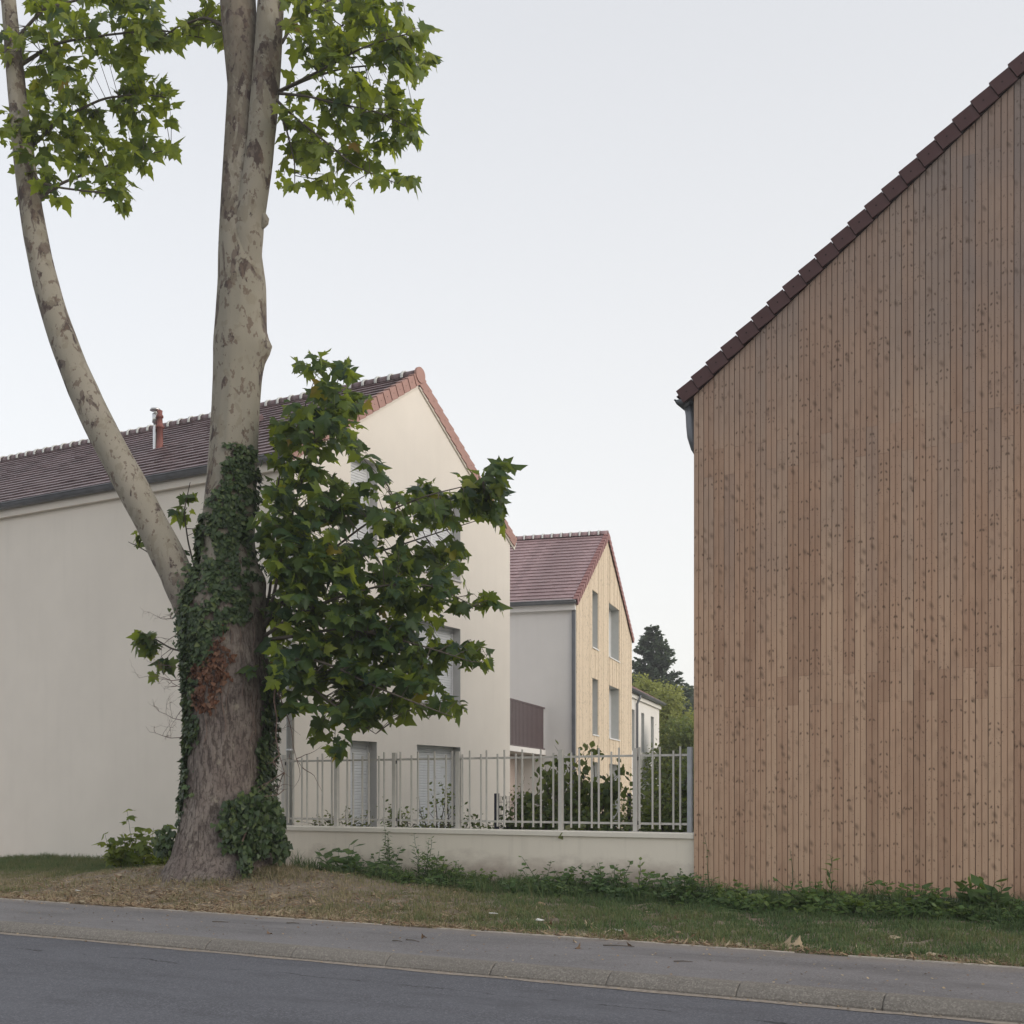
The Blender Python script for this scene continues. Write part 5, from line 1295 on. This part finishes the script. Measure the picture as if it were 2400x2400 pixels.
q = ray_pt(1590, 96); far_tree('leafy_tree', 'bluish leafy tree behind the pale green tree', (q[0], q[1], 0.3), 9.0, [(0, 0, 7.2, 1.6), (1.0, 0, 6.2, 1.8), (-0.8, 0.3, 5.5, 2.0), (0.8, 0.3, 4.2, 2.0)], 9000, 0.28, M['far_leaf'], 75, 0.35)

# ------------------------------------------------------------------ litter: fallen leaves, scraps, twigs, specks
r = np.random.default_rng(90)
fl_mesh = [np_mesh('fallen_leaf', plane_leaf_template(0.9 * (k % 2 * 2 - 1), 0.5, 40 + k)[0], plane_leaf_template(0.9, 0.5, 40 + k)[1], M['dry_leaf'], np.full(23, [0.1, 0.45, 0.7, 1.0][k])) for k in range(4)]
def fallen(x, y, s, k, label, group=None, z=None):
    o = bpy.data.objects.new('fallen_leaf', fl_mesh[k]); o.location = (x, y, (float(ground_h(x, y)) + 0.02) if z is None else z)
    o.rotation_euler = (r.uniform(-0.5, 0.5), r.uniform(-0.5, 0.5), r.uniform(0, 6.28)); o.scale = (s, s, s); put(o); tag(o, label, 'leaf', group); return o
for x, y, s in ((-2.98, 10.50, 0.14), (-2.86, 10.66, 0.11)):
    fallen(x, y, s, 2, 'large curled pale dry leaf standing on the grass edge before the timber gable', 'large curled leaves on the grass edge').rotation_euler = (0.4, 0.25, 1.0 + 9 * x)
for k in range(46):
    x = r.uniform(-16, -1.2); y = 10.36 + abs(r.normal(0, 0.55))
    if r.random() < 0.25: y = r.uniform(11, 13.2)
    fallen(x, y, r.uniform(0.06, 0.14), int(r.integers(0, 4)), 'small dry fallen plane leaf lying on the verge grass', 'dry leaves on the verge')
for k in range(7):
    x = r.uniform(-9, -2); y = r.uniform(9.0, 10.1); fallen(x, y, r.uniform(0.05, 0.09), int(r.integers(0, 4)), 'small dry fallen leaf lying on the pavement', 'dry leaves on the pavement', 0.112)
sc = None
for x, y in ((-5.85, 11.2), (-6.55, 11.4), (-4.75, 10.85), (-12.9, 11.0)):
    b = MB(); n = 7; s = r.uniform(0.03, 0.06); rad = [s * r.uniform(0.7, 1.3) for _ in range(n)]
    top = [(rad[k] * math.cos(2 * math.pi * k / n), rad[k] * 0.7 * math.sin(2 * math.pi * k / n), r.uniform(0.01, 0.03)) for k in range(n)]
    b.prism(top, (0, 0, 0.006)); o = b.build('paper_scrap', M['paper']); o.location = (x, y, float(ground_h(x, y)) + 0.01); tag(o, 'crumpled white scrap of paper lying on the verge grass', 'litter', 'white scraps on the verge')
for k, (x, y, L_) in enumerate([(-6.35, 9.35, .22), (-6.42, 9.22, .12), (-4.5, 9.9, .3), (-3.55, 9.25, .16), (-8.3, 9.9, .15), (-9.1, 9.6, .2)]):
    a = r.uniform(-0.4, 0.4); b = MB(); b.tube([(x, y, 0.11), (x + L_ * .5 * math.cos(a), y + L_ * .5 * math.sin(a) + 0.01, 0.113), (x + L_ * math.cos(a), y + L_ * math.sin(a), 0.11)], [0.006, 0.005, 0.003], 5)
    tag(b.build('fallen_twig', M['twig']), 'thin dark broken twig lying on the pavement', 'twig', 'twigs on the pavement')
# tiny specks of grit on pavement and road edge
n = 900; P_ = np.column_stack([r.uniform(-14, 0, n), np.where(r.random(n) < 0.8, r.uniform(8.6, 10.28, n), r.uniform(8.3, 8.4, n)), np.zeros(n)])
P_[:, 2] = np.where(P_[:, 1] > 8.5, 0.104, 0.008)
a = r.uniform(0, 6.28, n); T_ = np.column_stack([np.cos(a), np.sin(a), 0 * a]); N_ = unit(np.column_stack([r.normal(0, .3, n), r.normal(0, .3, n), np.ones(n)]))
o = leaf_obj('pavement_grit', [instance(simple_leaf_template(0.4, -0.5, -0.3), P_, T_, N_, r.uniform(0.008, 0.03, n), r.random(n))], M['dry_leaf'], None, 'stuff')
o['label'] = 'tiny bits of grit and leaf crumbs on the pavement'; o['category'] = 'debris'
# litter of straw and leaf crumbs on the bare mound
n = 7000; x = r.normal(TX + 0.3, 2.6, n); y = np.abs(r.normal(0, 1.0, n)) + 10.33
x = np.concatenate([x, r.uniform(-18, 0, 3500)]); y = np.concatenate([y, 10.31 + np.abs(r.normal(0, 0.16, 3500))]); k = (y < 14.4); x, y = x[k], y[k]; n = len(x)
P_ = np.column_stack([x, y, ground_h(x, y) + 0.006]); a = r.uniform(0, 6.28, n); T_ = np.column_stack([np.cos(a), np.sin(a), r.normal(0, .15, n)]); N_ = unit(np.column_stack([r.normal(0, .35, n), r.normal(0, .35, n), np.ones(n)]))
o = leaf_obj('straw_litter', [instance(simple_leaf_template(0.10, -0.3, 0.2), P_, T_, N_, r.uniform(0.03, 0.12, n), np.clip(r.normal(0.4, 0.3, n), 0, 1))], M['dry_leaf'], None, 'stuff')
o['label'] = 'dry straw and leaf litter on the mound around the tree'; o['category'] = 'debris'

# ------------------------------------------------------------------ thin evening haze
t = NT('evening_haze'); t.n.remove(t.p)
hv = t.node('ShaderNodeVolumePrincipled'); hv.inputs['Color'].default_value = (0.95, 0.96, 1.0, 1); hv.inputs['Density'].default_value = 0.0011; hv.inputs['Anisotropy'].default_value = 0.2
t.l.new(hv.outputs[0], t.out.inputs['Volume'])
b = MB(); b.box((-130, -60, -1.0), (110, 175, 18.0)); o = b.build('haze', t.m); o['kind'] = 'stuff'
